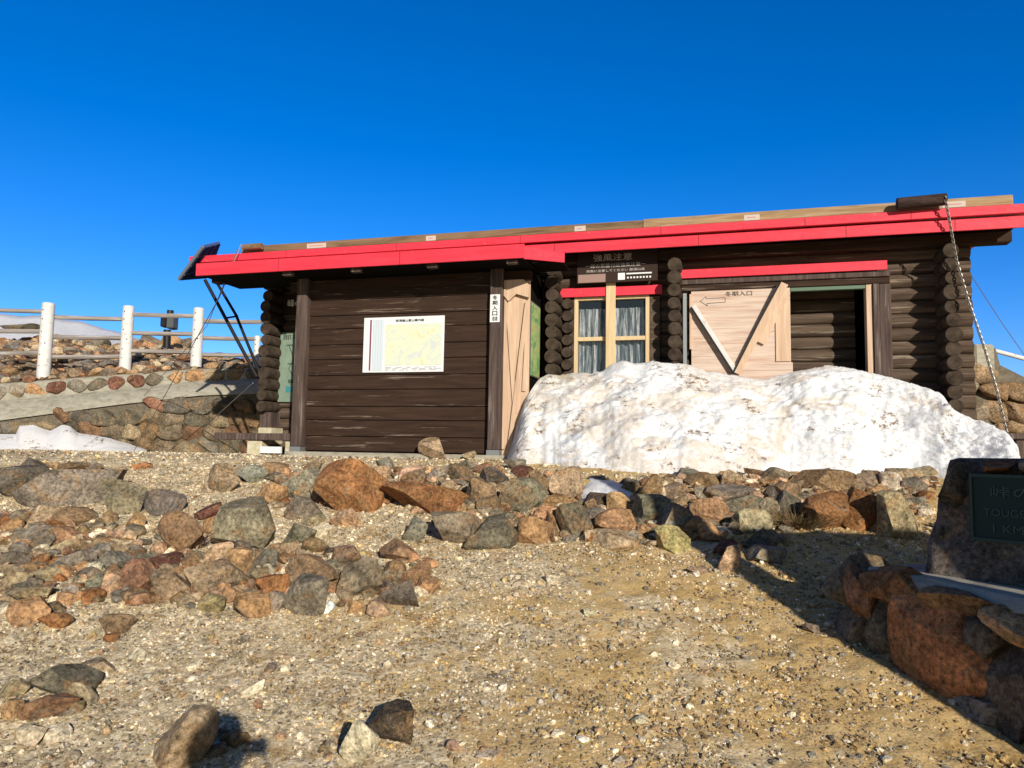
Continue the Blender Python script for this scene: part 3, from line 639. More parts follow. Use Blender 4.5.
MB().bar((2.64, -.112, 2.14), (3.21, -.112, 1.19), .022, .03, (0, 1, 0)).build('door_bar', M_black, hut)
MB().box(2.52, 2.575, -.06, .0, .7, 2.36).build('door_rail', M_galv, hut, bevel=.004)
MB().box(2.50, 5.2, -.07, .03, 2.385, 2.47).build('door_lintel', M_plank, hut, bevel=.006)
MB().box(2.50, 5.2, -.10, .03, 2.475, 2.55).build('door_lintel', M_post, hut, bevel=.006)
MB().box(3.96, 4.905, -.045, .03, 2.33, 2.383).build('green_rail', mat('green rail paint', (.10, .16, .11), .5), hut, bevel=.004)
MB().box(4.91, 4.985, -.05, .12, .6, 2.383).build('door_jamb', M_plyv, hut, bevel=.004)
MB().box(4.99, 5.065, -.08, .10, .6, 2.383).build('door_jamb', M_post, hut, bevel=.004)
MB().box(5.07, 5.21, -.06, .08, .6, 2.383).build('door_jamb', M_post, hut, bevel=.006)
MB().box(2.486, 5.16, -.14, -.12, 2.555, 2.68).box(2.486, 5.16, -.118, 0, 2.66, 2.675).build('door_hood', M_red, hut, bevel=.004)
# marker arrow and words on the door board
ar = MB(); ap = [(2.76, 2.235), (2.84, 2.30), (2.84, 2.27), (3.10, 2.275), (3.10, 2.21), (2.85, 2.20), (2.86, 2.165)]
for i in range(len(ap)):
    p0, p1 = ap[i], ap[(i+1) % len(ap)]; ar.bar((p0[0], -.052, p0[1]), (p1[0], -.052, p1[1]), .006, .003, (0, 1, 0))
ar.build('drawn_arrow', M_ink, hut)
text('冬期入口', .1, (3.28, -.053, 2.325), M_ink, hut, fitw=.36, fith=.07)
# roof
roof = MB(); ev, ew = -.58, 3.183
roof.prism([], 0, 0) if False else None
def slab(b, u0, u1, prof):  # profile polygon in (v,w) extruded along u
    i = len(b.v); k = len(prof)
    b.v += [(u0, p_[0], p_[1]) for p_ in prof]+[(u1, p_[0], p_[1]) for p_ in prof]
    b.f += [tuple(range(i, i+k)), tuple(range(i+k, i+2*k))[::-1]]+[(i+q, i+k+q, i+k+(q+1) % k, i+(q+1) % k) for q in range(k)]
slab(roof, -5.4, 6.66, [(-.55, 3.08), (-.55, 3.176), (2.2, 3.36), (4.0, 3.1), (4.0, 3.0), (2.2, 3.25)])
ro = roof.build('roof', M_red, hut)
MB().box(-5.42, 6.68, -.60, -.565, 3.076, 3.187).build('fascia', M_red, ro, bevel=.004)
MB().box(-4.66, .2, -.555, -.53, 2.9, 3.06).build('fascia', M_red, ro, bevel=.004)
MB().box(.2, 6.67, -.555, -.53, 2.905, 3.05).build('fascia', M_red, ro, bevel=.004)
b = MB(); slab(b, -4.48, .42, [(-1.50, 2.62), (-1.50, 2.77), (-.60, 3.02), (-.55, 2.98), (-1.4, 2.70)]); b.build('porch_roof', M_red, ro)
MB().box(-4.50, .57, -1.545, -1.52, 2.598, 2.785).build('fascia', M_red, ro, bevel=.004)
b = MB(); i = 0
b.v += [(.572, -1.543, 2.585), (.572, -1.543, 2.755), (1.02, -1.12, 2.745), (1.02, -1.12, 2.62), (.555, -1.52, 2.585), (.555, -1.52, 2.755), (1.005, -1.10, 2.745), (1.005, -1.10, 2.62)]
b.f += [(0, 3, 2, 1), (4, 5, 6, 7), (0, 1, 5, 4), (1, 2, 6, 5), (2, 3, 7, 6), (3, 0, 4, 7)]; b.build('fascia', M_red, ro)
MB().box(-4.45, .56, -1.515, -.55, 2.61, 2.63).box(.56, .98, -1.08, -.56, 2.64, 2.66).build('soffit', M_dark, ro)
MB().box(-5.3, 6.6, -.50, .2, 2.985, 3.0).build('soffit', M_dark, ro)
MB().box(-5.3, 6.6, -.18, .0, 2.83, 2.985).build('eave_beam', M_plank, ro, bevel=.015)
b = MB()
for u in (-3.0, -1.9, -.75, .38):
    MB().box(u-.075, u+.075, -1.47, -1.38, 2.55, 2.605).build('rafter_end', M_post, ro, bevel=.005)
MB().box(-4.47, 2.0, -.55, -.43, 3.195, 3.315).build('roof_batten', M_beamd, ro, bevel=.012)
MB().box(2.003, 6.5, -.55, -.43, 3.195, 3.325).build('roof_batten', M_beam, ro, bevel=.012)
for q, (px, l_) in enumerate(((317, .34), (431, .16), (580, .16), (752, .2), (955, .26))):
    u, _ = hit(px, 235, -.55); MB().box(u-l_/2, u+l_/2, -.553, -.5505, 3.21, 3.285).build('timber_stamp', M_stamp, ro)
    MB().box(u-l_/2+.04, u+l_/2-.05, -.5565, -.5535, 3.243, 3.256).build('timber_stamp', mat('stamp red', (.55, .28, .25)), ro)
# struts under the left eave
def S3(px, py, v):
    u, w_ = hit(px, py, v); return (u, v, w_)
MB().tube([S3(205, 280, -.42), S3(257, 377, -.36)], .028, 10).build('eave_strut', M_black, hut, smooth=True)
MB().tube([S3(217, 283, -.1), S3(236, 315, -.2), S3(260, 374, -.3)], .025, 10).build('eave_strut', M_black, hut, smooth=True)
MB().bar(S3(226, 318, -.4), S3(238, 316, -.2), .012, .03).build('strut_tie', M_black, hut)

for u in (-3.6, -1.7, .25, 2.25, 4.1, 5.35):
    MB().box(u, u+.012, -.603, -.6005, 3.077, 3.186).build('fascia_seam', M_seam, ro)
    MB().box(u+.5, u+.51, -.5585, -.5555, 2.907, 3.048).build('fascia_seam', M_seam, ro) if u > .2 else MB().box(u+.5, u+.51, -1.5485, -1.5455, 2.60, 2.783).build('fascia_seam', M_seam, ro)
# dark round log and cable on the roof edge
o = MB(); u0, w_ = hit(897, 204, -.68); u1, _ = hit(946, 203, -.68)
def H(u, v, w): return tuple(HO+HU*u+HV*v+np.array([0, 0, w]))
o.tube([H(u0, -.68, w_+.0), H((u0+u1)/2, -.68, w_+.01), H(u1, -.68, w_+.02)], .075, 16)
o = o.build('round_log', M_darklog, smooth=True); tag(o, 'short dark round log lying on the red roof edge above the chain', 'log')
o = MB().tube([H(hit(244, 250, -.64)[0], -.64, 3.27), H(hit(262, 250, -.64)[0], -.64, 3.27)], .05, 14).build('round_log', M_beamd, smooth=True)
tag(o, 'short dark log at the left end of the roof timber above the cables', 'log')
# chains: linked rings
def chain(pts, name, label, link_l=.05, r=.007, cat='chain'):
    b = MB(); P_ = [Vector(p_) for p_ in pts]; k = 0
    for a_, c_ in zip(P_[:-1], P_[1:]):
        L = (c_-a_).length; n_ = int(L/(link_l*.72)); d = (c_-a_)/n_; dn = d.normalized(); s = dn.cross(Vector((0, 1, 0))).normalized(); t = dn.cross(s)
        for i in range(n_):
            p_ = a_+d*(i+.5); x = s if k % 2 else t; k += 1
            ring = [p_+dn*math.cos(q*math.pi/4)*link_l*.5+x*math.sin(q*math.pi/4)*link_l*.3 for q in range(9)]
            b.tube(ring, r, 5, cap=False)
    o = b.build(name, M_chain, smooth=True); tag(o, label, cat); return o
top = H(u1-.03, -.76, w_+.03)
ctail = at(1010, 446, 8.6)
chain([top, at(957, 262, 9.05), at(968, 300, 9.0), at(985, 350, 8.9), at(998, 395, 8.8), tuple(ctail)], 'anchor_chain', 'rusty steel chain hanging from the dark roof log down past the corner logs')
def cable(pts, label, r=.006, g_=None):
    o = MB().tube(pts, r, 6).build('guy_cable', M_chain, smooth=True); tag(o, label, 'cable', g_); return o
cable([tuple(at(971, 275, 10.6)), tuple(at(1000, 320, 11.2)), tuple(at(1050, 392, 12))], 'thin steel cable running down right from the hut corner to the stone wall')
cable([H(hit(241, 248, -.70)[0], -.70, 3.31), tuple(at(219, 298, 11.6)), tuple(at(134, 451, 14.7))], 'steel cable from roof timber down to the snow edge by the retaining wall', .008)
cable([H(hit(237, 258, -.72)[0], -.72, 3.21), tuple(at(207, 326, 12)), tuple(at(142, 398, 16.1))], 'steel cable crossing the fence post to the concrete slope', .006)
cable([tuple(at(253, 383, 12.2)), tuple(at(203, 428, 15.6))], 'short steel cable in front of the retaining wall near the hut corner', .008)

# ------------------------------------------------------------------ signs on the hut (local frame of an Empty at each sign)
def sign(name, u, v, w_, label, cat='sign', group=None):
    o = empty(name, H(u, v, w_), -A); tag(o, label, cat, group); return o
# white map board
s = sign('map_board', -1.40, -.90, 1.185, 'white framed area map mounted on the dark plank wall')
MB().box(-.632, .632, 0, .02, 0, .812).build('board', M_paper, s, bevel=.003)
MB().box(-.53, -.505, -.004, -.001, .03, .78).build('legend_bar', mat('maroon print', (.2, .06, .12)), s)
MB().box(-.48, -.31, -.004, -.001, .03, .78).build('legend_column', mat('pale blue print', (.56, .63, .70)), s)
for q in range(4): MB().box(-.475+q*.042, -.471+q*.042, -.0065, -.0045, .03, .78).build('legend_line', mat('blue line', (.40, .48, .58)), s)
MB().box(-.28, .60, -.004, -.001, .10, .70).build('map_print', M_map, s)
text('那須連山登山案内図', .05, (.1, -.005, .755), M_ink, s, fitw=.44, fith=.036)
b = MB(); rj = random.Random(3)
for q in range(3):
    x = -.27
    while x < .55:
        l_ = rj.uniform(.03, .12); b.box(x, x+l_, -.004, -.001, .028+q*.02, .036+q*.02); x += l_+rj.uniform(.02, .08)
b.build('caption_lines', mat('grey print', (.35, .35, .38)), s)
# entrance label on the post
s = sign('entrance_label', .02, -1.012, 1.855, 'narrow white upright label with black characters on the right post of the plank wall')
MB().box(-.07, .07, 0, .01, 0, .39).build('board', M_paper, s)
for q, ch in enumerate('冬期入口側'): text(ch, .08, (0, -.002, .345-q*.074), M_ink, s, fitw=.075, fith=.062, bold=.0015)
# wind warning board
s = sign('warning_board', 1.60, -.225, 2.525, 'dark board with faded characters warning of strong wind above the window')
MB().box(-.58, .58, 0, .03, 0, .56).build('board', M_board, s, bevel=.004)
text('強風注意', .11, (-.06, -.003, .37), M_grey_ink, s, fitw=.56, fith=.105)
text('ー峰の茶屋付近強風注意ー', .06, (-.02, -.003, .25), M_grey_ink, s, fitw=.86, fith=.06)
text('突風に注意してください 那須山岳', .04, (-.02, -.003, .175), M_grey_ink, s, fitw=.84, fith=.038)
MB().box(-.56, -.16, -.004, -.001, .01, .13).build('faded_panel', mat('worn pale panel', (.30, .2, .17), .6), s)
MB().box(.02, .12, -.004, -.001, .03, .13).build('sticker', M_paper, s)
b = MB().box(.14, .50, -.004, -.001, .105, .125)
for q in range(8): b.box(.15+q*.045, .175+q*.045, -.004, -.001, .045, .07)
b.build('sticker_marks', M_paper, s)
# hut name board (left, partly behind the post)
s = sign('name_board', -3.34, -.045, 2.27, 'dark board with white brushed characters naming the pass hut, behind left post')
MB().box(-.62, .62, 0, .03, 0, .34).build('board', M_board, s, bevel=.004)
text('峰の茶屋', .16, (-.265, -.003, .185), M_white_ink, s, fitw=.56, fith=.125, bold=.002)
# trail board
s = sign('trail_board', -3.60, -.06, .81, 'pale green trail guide board beside the left post under the porch')
MB().box(-.385, .385, 0, .03, 0, 1.155).build('board', M_gboard, s, bevel=.004)
text('那須岳', .1, (-.08, -.003, 1.07), M_ink, s, fitw=.5, fith=.085)
dg = mat('dark green print', (.05, .10, .07)); b = MB()
pth = [(-.22, .95), (-.16, .82), (-.12, .7), (-.2, .55), (-.1, .4), (-.16, .28)]
for p0, p1 in zip(pth[:-1], pth[1:]): b.bar((p0[0], -.003, p0[1]), (p1[0], -.003, p1[1]), .012, .003, (0, 1, 0))
for x, z in ((-.12, .86), (-.1, .72), (-.26, .93), (-.22, .62), (-.05, .5), (.1, .8), (.15, .55), (.05, .34)): b.box(x, x+.13, -.005, -.002, z, z+.018)
b.build('trail_line', dg, s)
MB().box(-.24, -.12, -.005, -.002, .16, .26).build('map_symbol', mat('teal print', (.05, .22, .25)), s)
MB().box(-.2, -.1, -.0055, -.002, .31, .37).build('map_symbol', dg, s)
# green map on the porch's side wall (faces right)
s = sign('relief_map_board', .483, -.6, 1.12, 'green relief map board on the side of the pale boarding beside the snow')
MB().box(0, .02, -.26, .26, 0, 1.05).build('board', mat('map edge', (.1, .12, .1)), s)
MB().box(.021, .025, -.245, .25, .015, 1.03).build('map_print', M_gmap, s)

# solar panel
sp = empty('solar_panel', H(-5.35, -.5, 2.6), -A); tag(sp, 'tilted dark blue solar panel fixed at the left end of the roof', 'solar panel')
def L3(px, py, v):
    u, w_ = hit(px, py, v); return Vector((u+5.35, v+.5, w_-2.6))
pa, pb, pc, pd = L3(179, 279, -.78), L3(206, 277, .05), L3(219, 243, .05), L3(203, 247, -.78)
nn = (pb-pa).cross(pd-pa).normalized()
me = bpy.data.meshes.new('panel'); q = [pa, pb, pc, pd]
me.from_pydata([tuple(p_) for p_ in q]+[tuple(p_+nn*.035) for p_ in q], [], [(0, 1, 2, 3), (7, 6, 5, 4), (0, 4, 5, 1), (1, 5, 6, 2), (2, 6, 7, 3), (3, 7, 4, 0)])
link('cells', me, sp, M_solar)
b = MB()
for p0, p1 in ((pa, pb), (pb, pc), (pc, pd), (pd, pa)): b.bar(p0, p1, .03, .05)
b.build('frame', mat('panel frame', (.25, .26, .28), .4, .6), sp)
MB().tube([tuple(L3(217, 245, .1)), tuple(L3(207, 262, .12))], .025, 8).build('bracket', M_white, sp)

# ================================================================== bench beside hut
bn = empty('plank_bench', H(-4.3, -.75, 0), -A); tag(bn, 'weathered plank bench on two pale blocks left of the plank wall', 'bench')
def B3(px, py, v): u, w_ = hit(px, py, v); return u+4.3, w_
x0, zt = B3(214, 432.5, -.75); x1, _ = B3(294, 434, -.75); _, zb = B3(250, 440, -.75)
MB().box(x0, x1, -.0, .3, zb, zt).build('seat', M_post, bn, bevel=.008)
xa, _ = B3(247, 445, -.7); xb, _ = B3(262, 445, -.7); MB().box(xa, xb, .03, .27, -.1, zb-.002).build('block', M_whiteblock, bn, bevel=.02)
xa, _ = B3(285, 445, -.7); xb, _ = B3(292, 445, -.7); MB().box(xa, xb, .03, .27, -.1, zb-.002).build('block', M_whiteblock, bn, bevel=.02)
u, w_ = hit(271, 448, -.8)
o = MB().box(-.18, .18, -.02, .02, 0, .1); o = o.build('white_plate', M_paper); o.location = H(u, -.8, -.02); o.rotation_euler = (0, 0, -A); tag(o, 'small white plate on the ground under the bench', 'plate')

# ================================================================== stone walls
def stonewall(nm, parent, pts_fn, nx, rows, m_cols, depth=.10, seed=1, sub=3, wh=None, gap=.9):
    """pts_fn(s,t)->world point; s in metres along, t in 0..1 rows upward"""
    R = np.random.default_rng(seed); Vs = []; Fs = []; Cs = []; k = 0
    for (c0, sz, col_, nrm) in wh:
        V, Fc = rockV(sub, (sz[0]*gap, depth*2, sz[1]*gap), int(R.integers(1, 9000)), 7, .06, .45)
        nrm = np.array(nrm); tx = np.cross([0, 0, 1], nrm); tx = tx/np.linalg.norm(tx)
        Wd = V[:, :1]*tx+V[:, 1:2]*nrm+V[:, 2:]*np.array([0, 0, 1])
        Vs.append(Wd+c0); Fs.append(Fc+k); k += len(V); Cs.append(np.tile(np.array(col_)*R.uniform(.8, 1.2), (len(V), 1)))
    return npmesh(nm, np.concatenate(Vs), np.concatenate(Fs), M_rock, parent, np.concatenate(Cs), True)
WY = 15.8
def lerp(px, T):
    xs_, ys_ = zip(*T); return float(np.interp(px, xs_, ys_))
T_top = [(-150, 437), (0, 419), (120, 403), (200, 394), (300, 391), (460, 391)]
T_band = [(-150, 415), (0, 400), (120, 389), (200, 380), (300, 377), (460, 377)]
T_kerb = [(-150, 398), (0, 385), (120, 376), (190, 371), (300, 368), (460, 366)]
pxs = np.linspace(-150, 460, 62)
wall = empty('retaining_wall', tuple(at(120, 450, WY))); tag(wall, 'mortared fieldstone retaining wall with concrete coping below the white-post fence', 'wall')
wall_loc = np.array(wall.location)
def strip(name, rows_, m, parent, org):
    P = np.array([[at(px, f_(px) if callable(f_) else f_, Y_) for px in pxs] for f_, Y_ in rows_])-org
    P[..., 1] += .04*fbm(P[..., 0]*3, P[..., 2]*5, 3, 4)
    return gridmesh(name, P, m, parent)
strip('mortar_face', [(470, WY), (440, WY), (lambda p_: lerp(p_, T_top), WY+.03)], M_mortar, wall, wall_loc)
strip('coping', [(lambda p_: lerp(p_, T_top)+1.5, WY-.03), (lambda p_: lerp(p_, T_top)-1, WY-.02), (lambda p_: lerp(p_, T_band)+2, WY+.45), (lambda p_: lerp(p_, T_band), WY+.6), (lambda p_: lerp(p_, T_band)-1, WY+.62)], M_conc, wall, wall_loc)
strip('kerb_mortar', [(lambda p_: lerp(p_, T_band)+1, WY+.56), (lambda p_: lerp(p_, T_kerb), WY+.57), (lambda p_: lerp(p_, T_kerb)-1.5, WY+.72)], M_conc, wall, wall_loc)
R = np.random.default_rng(4); wh = []; zb = 1.36
wc = [PAL[q] for q in ('grey', 'brown', 'grey-brown', 'grey-green', 'dark grey', 'red-brown', 'tan')]
row = 0; z = zb
while row < 5:
    hh = [.29, .27, .26, .25, .22][row]*1.12; px = -150+R.uniform(0, 20)
    while px < 440:
        wp = R.uniform(15, 25); c0 = at(px+wp/2, 400, WY); topz = at(px+wp/2, lerp(px+wp/2, T_top), WY)[2]
        zc = z+hh/2+R.uniform(-.03, .03)
        if zc+hh*.35 < topz:
            c_ = wc[R.integers(0, len(wc))]
            pxc = px+wp/2
            if 122 < pxc < 174 and zc > 1.75 and topz-zc < .34: c_ = (.36, .17, .11)
            wh.append((np.array([c0[0], WY-.01, zc])-wall_loc, (wp/F*WY*1.38, hh*R.uniform(1.3, 1.55)), tuple(np.array(c_)*.6), (0, -1, 0)))
        px += wp
    z += hh; row += 1
stonewall('wall_stones', wall, None, 0, 0, None, .10, 5, 3, wh)
wh = []; px = -150
while px < 420:
    wp = R.uniform(15, 19); pc = px+wp/2; zc = (at(pc, lerp(pc, T_band), WY+.56)[2]+at(pc, lerp(pc, T_kerb), WY+.56)[2])/2
    c0 = at(pc, 390, WY+.56); c_ = [PAL[q] for q in ('brown', 'dark grey', 'red-brown', 'grey', 'orange', 'tan', 'dark red')][R.integers(0, 7)]
    wh.append((np.array([c0[0], WY+.56, zc])-wall_loc, (wp/F*WY*1.3, .33), c_, (0, -1, 0))); px += wp+R.uniform(1, 4)
stonewall('kerb_stones', wall, None, 0, 0, None, .06, 6, 3, wh)

# hillside behind the wall
Tc = [(-150, 332), (0, 337), (60, 335), (110, 344), (145, 338), (188, 348), (200, 357), (255, 362), (300, 372), (460, 380)]
pxh = np.linspace(-150, 460, 160); rows_ = []
for i, t in enumerate(np.linspace(0, 1, 70)):
    Yd = 16.5+t*7
    r_ = []
    for px in pxh:
        z0 = at(px, lerp(px, T_kerb)-1, 16.5)[2]; z1 = at(px, lerp(px, Tc), 23.5)[2]-.1
        X_ = at(px, 384, 16.5)[0]*(1+t*.424); e_ = t**.85
        r_.append((X_, Yd, z0+(z1-z0)*e_+(.35*float(fbm(X_*1.1, Yd*1.1, 4, 31)))*min(1, t*6)*(1-.4*t)))
    rows_.append(r_)
rows_.append([(p_[0], 27, p_[2]-1.2) for p_ in rows_[-1]]); rows_.append([(p_[0]*1.3, 40, p_[2]-8) for p_ in rows_[-1]])
HP = np.array(rows_); o = gridmesh('hillside', HP, M_hill); tag(o, kind='structure')
hx = HP[:70, :, 0].ravel(); hy = HP[:70, :, 1].ravel(); hz = HP[:70, :, 2].ravel()
Vs = []; Fs = []; Cs = []; k = 0; R = np.random.default_rng(9)
hc = [(.32, .2, .11), (.38, .24, .13), (.25, .18, .12), (.2, .17, .14), (.42, .33, .22), (.28, .13, .07), (.15, .13, .12)]
for i in range(2600):
    j = int(R.integers(0, len(hx))); 
    if hx[j] > -2: continue
    s_ = .06+.34*R.random()**3; V, Fc = rockV(2, (s_, s_*.8, s_*.65), int(R.integers(1, 9000)), 6, .05)
    Vs.append(V+np.array([hx[j]+R.uniform(-.05, .05), hy[j]+R.uniform(-.06, .06), hz[j]+s_*.12])); Fs.append(Fc+k); k += len(V); Cs.append(np.tile(np.array(hc[R.integers(0, 7)])*R.uniform(.75, 1.2), (len(V), 1)))
o = npmesh('hillside_rubble', np.concatenate(Vs), np.concatenate(Fs), M_rock, None, np.concatenate(Cs), False); tag(o, kind='stuff')
# cairn of boulders at the crest
for cx, cy, ws, hs, c_, lb in ((152, 348, 26, 14, 'grey-green', 'grey boulder on the hill crest left of the weather box post'), (172, 347, 22, 12, 'orange', 'orange boulder on the hill crest below the weather box post'), (187, 348, 12, 11, 'dark grey', 'dark boulder on the hill crest right of the weather box post'), (180, 353, 30, 9, 'tan', 'tan flat boulder on the hill crest under the weather box post'), (20, 332, 46, 8, 'dark grey', 'broad dark boulder on the hill crest in front of the snowfield'), (212, 360, 26, 9, 'grey-brown', 'low brown boulder on the hill crest near the third fence post'), (98, 346, 24, 8, 'dark grey', 'dark flat boulder on the crest between the first two fence posts')):
    P = at(cx, cy, 22.5); W = ws/F*22.5; Hh = hs/F*22.5; V, Fc = rockV(3, (W, W*.7, Hh*1.3), cx*7, 9)
    o = npmesh('rock', V, Fc, M_rock, None, colvar(PAL[c_], cx, len(V)), True); o.location = P+np.array([0, 0, Hh*.35]); tag(o, lb, 'rock', 'rocks on the hill crest')
# far snow slope
Ts = [(-200, 306), (0, 314), (50, 317), (80, 322), (120, 332), (150, 344), (175, 352)]
pxf = np.linspace(-200, 175, 50)
rows_ = [[at(px, 372, 55) for px in pxf]]
for t in np.linspace(.05, 1, 14): rows_.append([at(px, 372+(lerp(px, Ts)-372)*t, 55+t*35)+np.array([0, 0, .5*float(fbm(px*.05, t*6, 3, 2))]) for px in pxf])
rows_.append([p_+np.array([0, 25, -12]) for p_ in rows_[-1]])
o = gridmesh('distant_snowfield', np.array(rows_), M_snowc); tag(o, kind='structure')

# ================================================================== FENCE
fn = empty('post_and_rail_fence', tuple(at(120, 372, 16.9))); tag(fn, 'white post fence with three grey rails along the rocky slope at left', 'fence'); fl = np.array(fn.location)
FY = 16.8
for (x, yt, yb, wd) in ((46.5, 303, 376, 12), (127.5, 306, 366, 11), (198, 308, 363, 10.5), (256.5, 336, 372, 6)):
    P0 = at(x-1.8 if x < 250 else x, yb+4, FY)-fl; P1 = at(x+.6 if x < 250 else x, yt, FY)-fl; P0[0] = P1[0] = (P0[0]+P1[0])/2; r0 = wd/F*FY/2
    po = MB().tube([tuple(P0), tuple(P0*.2+P1*.8), tuple(P1-np.array([0, 0, .02])), tuple(P1)], [r0*1.05, r0, r0*.97, r0*.8], 14).build('post', M_white, fn, smooth=True)
    b = MB()
    for t in (.18, .32, .47, .62, .78, .9): 
        q = P0+(P1-P0)*t; b.tube([(q[0]+r0*.45*(1 if int(t*100) % 2 else -.5), q[1]-r0*1.05, q[2]), (q[0]+r0*.45*(1 if int(t*100) % 2 else -.5), q[1]-r0*.7, q[2])], .012, 6)
    b.build('bolts', M_black, po)
M_rail = wood('rail wood', (.20, .175, .16), (.42, .38, .36), (.60, .57, .55), 'x', .58)
for xa, xb, ys_, dY in ((-60, 43, ((308, 311.5), (330, 331.5), (354, 352.5)), .0), (52, 123, ((317, 319), (337, 338), (357, 356.5)), .1), (132, 194, ((314.5, 316), (333, 334), (351, 352)), .0), (203, 262, ((321, 322), (338, 339), (354.5, 355.5)), .1)):
    for ya, yb in ys_:
        p0 = at(xa, ya, FY+dY)-fl; p1 = at(xb, yb, FY+dY)-fl; mid = (p0+p1)/2+np.array([0, 0, -.008])
        MB().tube([tuple(p0), tuple(mid), tuple(p1)], [.052, .049, .050], 10, .08).build('rail', M_rail, fn, smooth=True)
# weather box
wb = empty('instrument_box', tuple(at(167, 348, 20.5))); tag(wb, 'dark instrument box on a short pole on the hill crest behind the fence', 'instrument box'); wl = np.array(wb.location)
p_ = at(168, 312, 20.5)-wl; MB().tube([(0, 0, -.2), (p_[0]*.7, 0, p_[2]*.5)], .10, 10).build('pole', M_black, wb, smooth=True)
p0 = at(161.5, 327, 20.5)-wl; p1 = at(167.5, 314, 20.5)-wl; MB().box(p0[0], p1[0], -.1, .2, p0[2], p1[2]).build('door', M_black, wb, bevel=.02)
p0 = at(168, 329, 20.5)-wl; p1 = at(176, 314, 20.5)-wl; MB().box(p0[0], p1[0], -.15, .2, p0[2], p1[2]).build('case', mat('box grey', (.08, .085, .09), .6), wb, bevel=.03)
p0 = at(165, 330, 20.5)-wl; MB().tube([(p0[0]+.12, 0, p1[2]-.02), (p0[0]+.12, 0, p1[2]+.1)], .09, 10).build('cap', M_black, wb)

# ================================================================== right background wall
rw = empty('stone_wall', tuple(at(1020, 440, 11.6))); tag(rw, 'rough stone wall with a square pillar behind the right corner of the hut', 'wall'); rl = np.array(rw.location)
Tr = [(955, 360), (975, 349), (977, 347), (999, 347), (1000, 364), (1024, 376), (1120, 400)]
pr = np.linspace(940, 1120, 40); P = np.array([[at(px, 470, 11.6) for px in pr], [at(px, lerp(px, Tr)+1, 11.65) for px in pr], [at(px, lerp(px, Tr)+1, 12.4) for px in pr]])-rl
gridmesh('mortar_face', P, M_mortar, rw)
R = np.random.default_rng(14); wh = []; z = 1.3
while z < 3.3:
    hh = R.uniform(.24, .34); px = 940
    while px < 1115:
        wp = R.uniform(17, 30); pc = px+wp/2; topz = at(pc, lerp(pc, Tr), 11.6)[2]
        if z+hh*.85 < topz: wh.append((np.array([at(pc, 400, 11.6)[0], 11.6, z+hh/2])-rl, (wp/F*11.6*1.25, hh*1.3), [(.22, .15, .09), (.2, .18, .14), (.3, .18, .1), (.14, .13, .11), (.26, .2, .14)][R.integers(0, 5)], (0, -1, 0)))
        px += wp
    z += hh
stonewall('wall_stones', rw, None, 0, 0, None, .12, 7, 3, wh)
p0 = at(977, 352, 11.45)-rl; p1 = at(997, 345, 11.45)-rl; MB().box(p0[0], p1[0], -.1, .3, p0[2]-.4, p1[2]+.02).build('pillar_cap', M_conc, rw, bevel=.03)
o = MB().tube([tuple(at(992, 350, 11.9)), tuple(at(1070, 371, 11.9))], .035, 10).build('white_handrail', M_white, smooth=True); tag(o, 'white handrail pole sloping down right from the stone pillar', 'handrail')
pk = MB().box(-.6, .9, -.15, .15, -.04, .04).box(-.4, -.25, -.1, .1, -.5, -.045).box(.5, .65, -.1, .1, -.5, -.045).build('weathered_plank', M_post, bevel=.01); pk.location = at(1040, 437, 10.2); tag(pk, 'grey weathered plank behind the chain end at the right edge', 'plank')

# ================================================================== SNOW
Sx = np.linspace(507, 1018, 260)
topT = [(507, 457), (510, 450), (517, 425), (524, 402), (531, 390), (540, 378), (548, 374), (560, 375), (572, 372), (590, 373), (603, 371), (612, 363), (622, 360), (640, 363), (652, 360), (665, 362), (690, 365), (705, 371), (730, 374), (742, 377), (760, 379), (778, 376), (792, 372), (812, 368), (830, 366), (850, 368), (880, 375), (905, 381), (925, 388), (940, 392), (947, 402), (952, 410), (975, 419), (995, 426), (1008, 434), (1014, 442), (1018, 452)]
botT = [(507, 459), (520, 461), (545, 465), (600, 470), (650, 476), (700, 475), (760, 473), (830, 471), (880, 471), (935, 470), (1018, 459)]
vT = [(507, -1.05), (528, -.98), (540, -.70), (556, -.50), (690, -.50), (740, -.3), (780, -.2), (880, -.16), (930, -.35), (960, -.55), (1018, -.9)]
NT = 90; P = np.zeros((NT+6, len(Sx), 3))
for j, px in enumerate(Sx):
    Bp = ground(px, lerp(px, botT)); v_ = lerp(px, vT); u, w_ = hit(px, lerp(px, topT)+(3.5*float(fbm(px*.11, 3.3, 4, 6))+1.6*float(fbm(px*.5, 1.3, 2, 8)) if px > 522 else 0), v_); Tp = np.array(H(u, v_, w_))
    yb_ = min(Bp[1], Tp[1]-.9+.5*min(1, max(0, (px-850)/60))); Bp = np.array([Bp[0]*yb_/Bp[1], yb_, 0]); Bp[2] = float(gz(Bp[0], Bp[1]))
    Bp[2] -= .06
    for i in range(NT):
        t = i/(NT-1); hh = (Tp[2]-Bp[2])*(1-(1-t)**1.45)*.55+(Tp[2]-Bp[2])*t*.45
        P[i, j] = [Bp[0]+(Tp[0]-Bp[0])*t, Bp[1]+(Tp[1]-Bp[1])*t, Bp[2]+hh]
    for k in range(6):
        P[NT+k, j] = Tp+HV*(.03*(k+1))+np.array([0, 0, -.04*(k+1)**2*.5])
tt = np.clip(np.arange(NT+6)/(NT-1), 0, 1)[:, None]*np.ones((1, len(Sx)))
env = np.clip(np.sin(np.clip(tt, 0, 1)*math.pi)*1.5, 0, 1)*np.clip((P[..., 0]-P[:, :1, 0])*4, 0, 1)
rx, rz = P[..., 0], P[..., 2]+P[..., 1]*.8
rid = .5-np.abs(fbm(rx*1.7+rz*.6, rz*1.9, 4, 51))*2.2
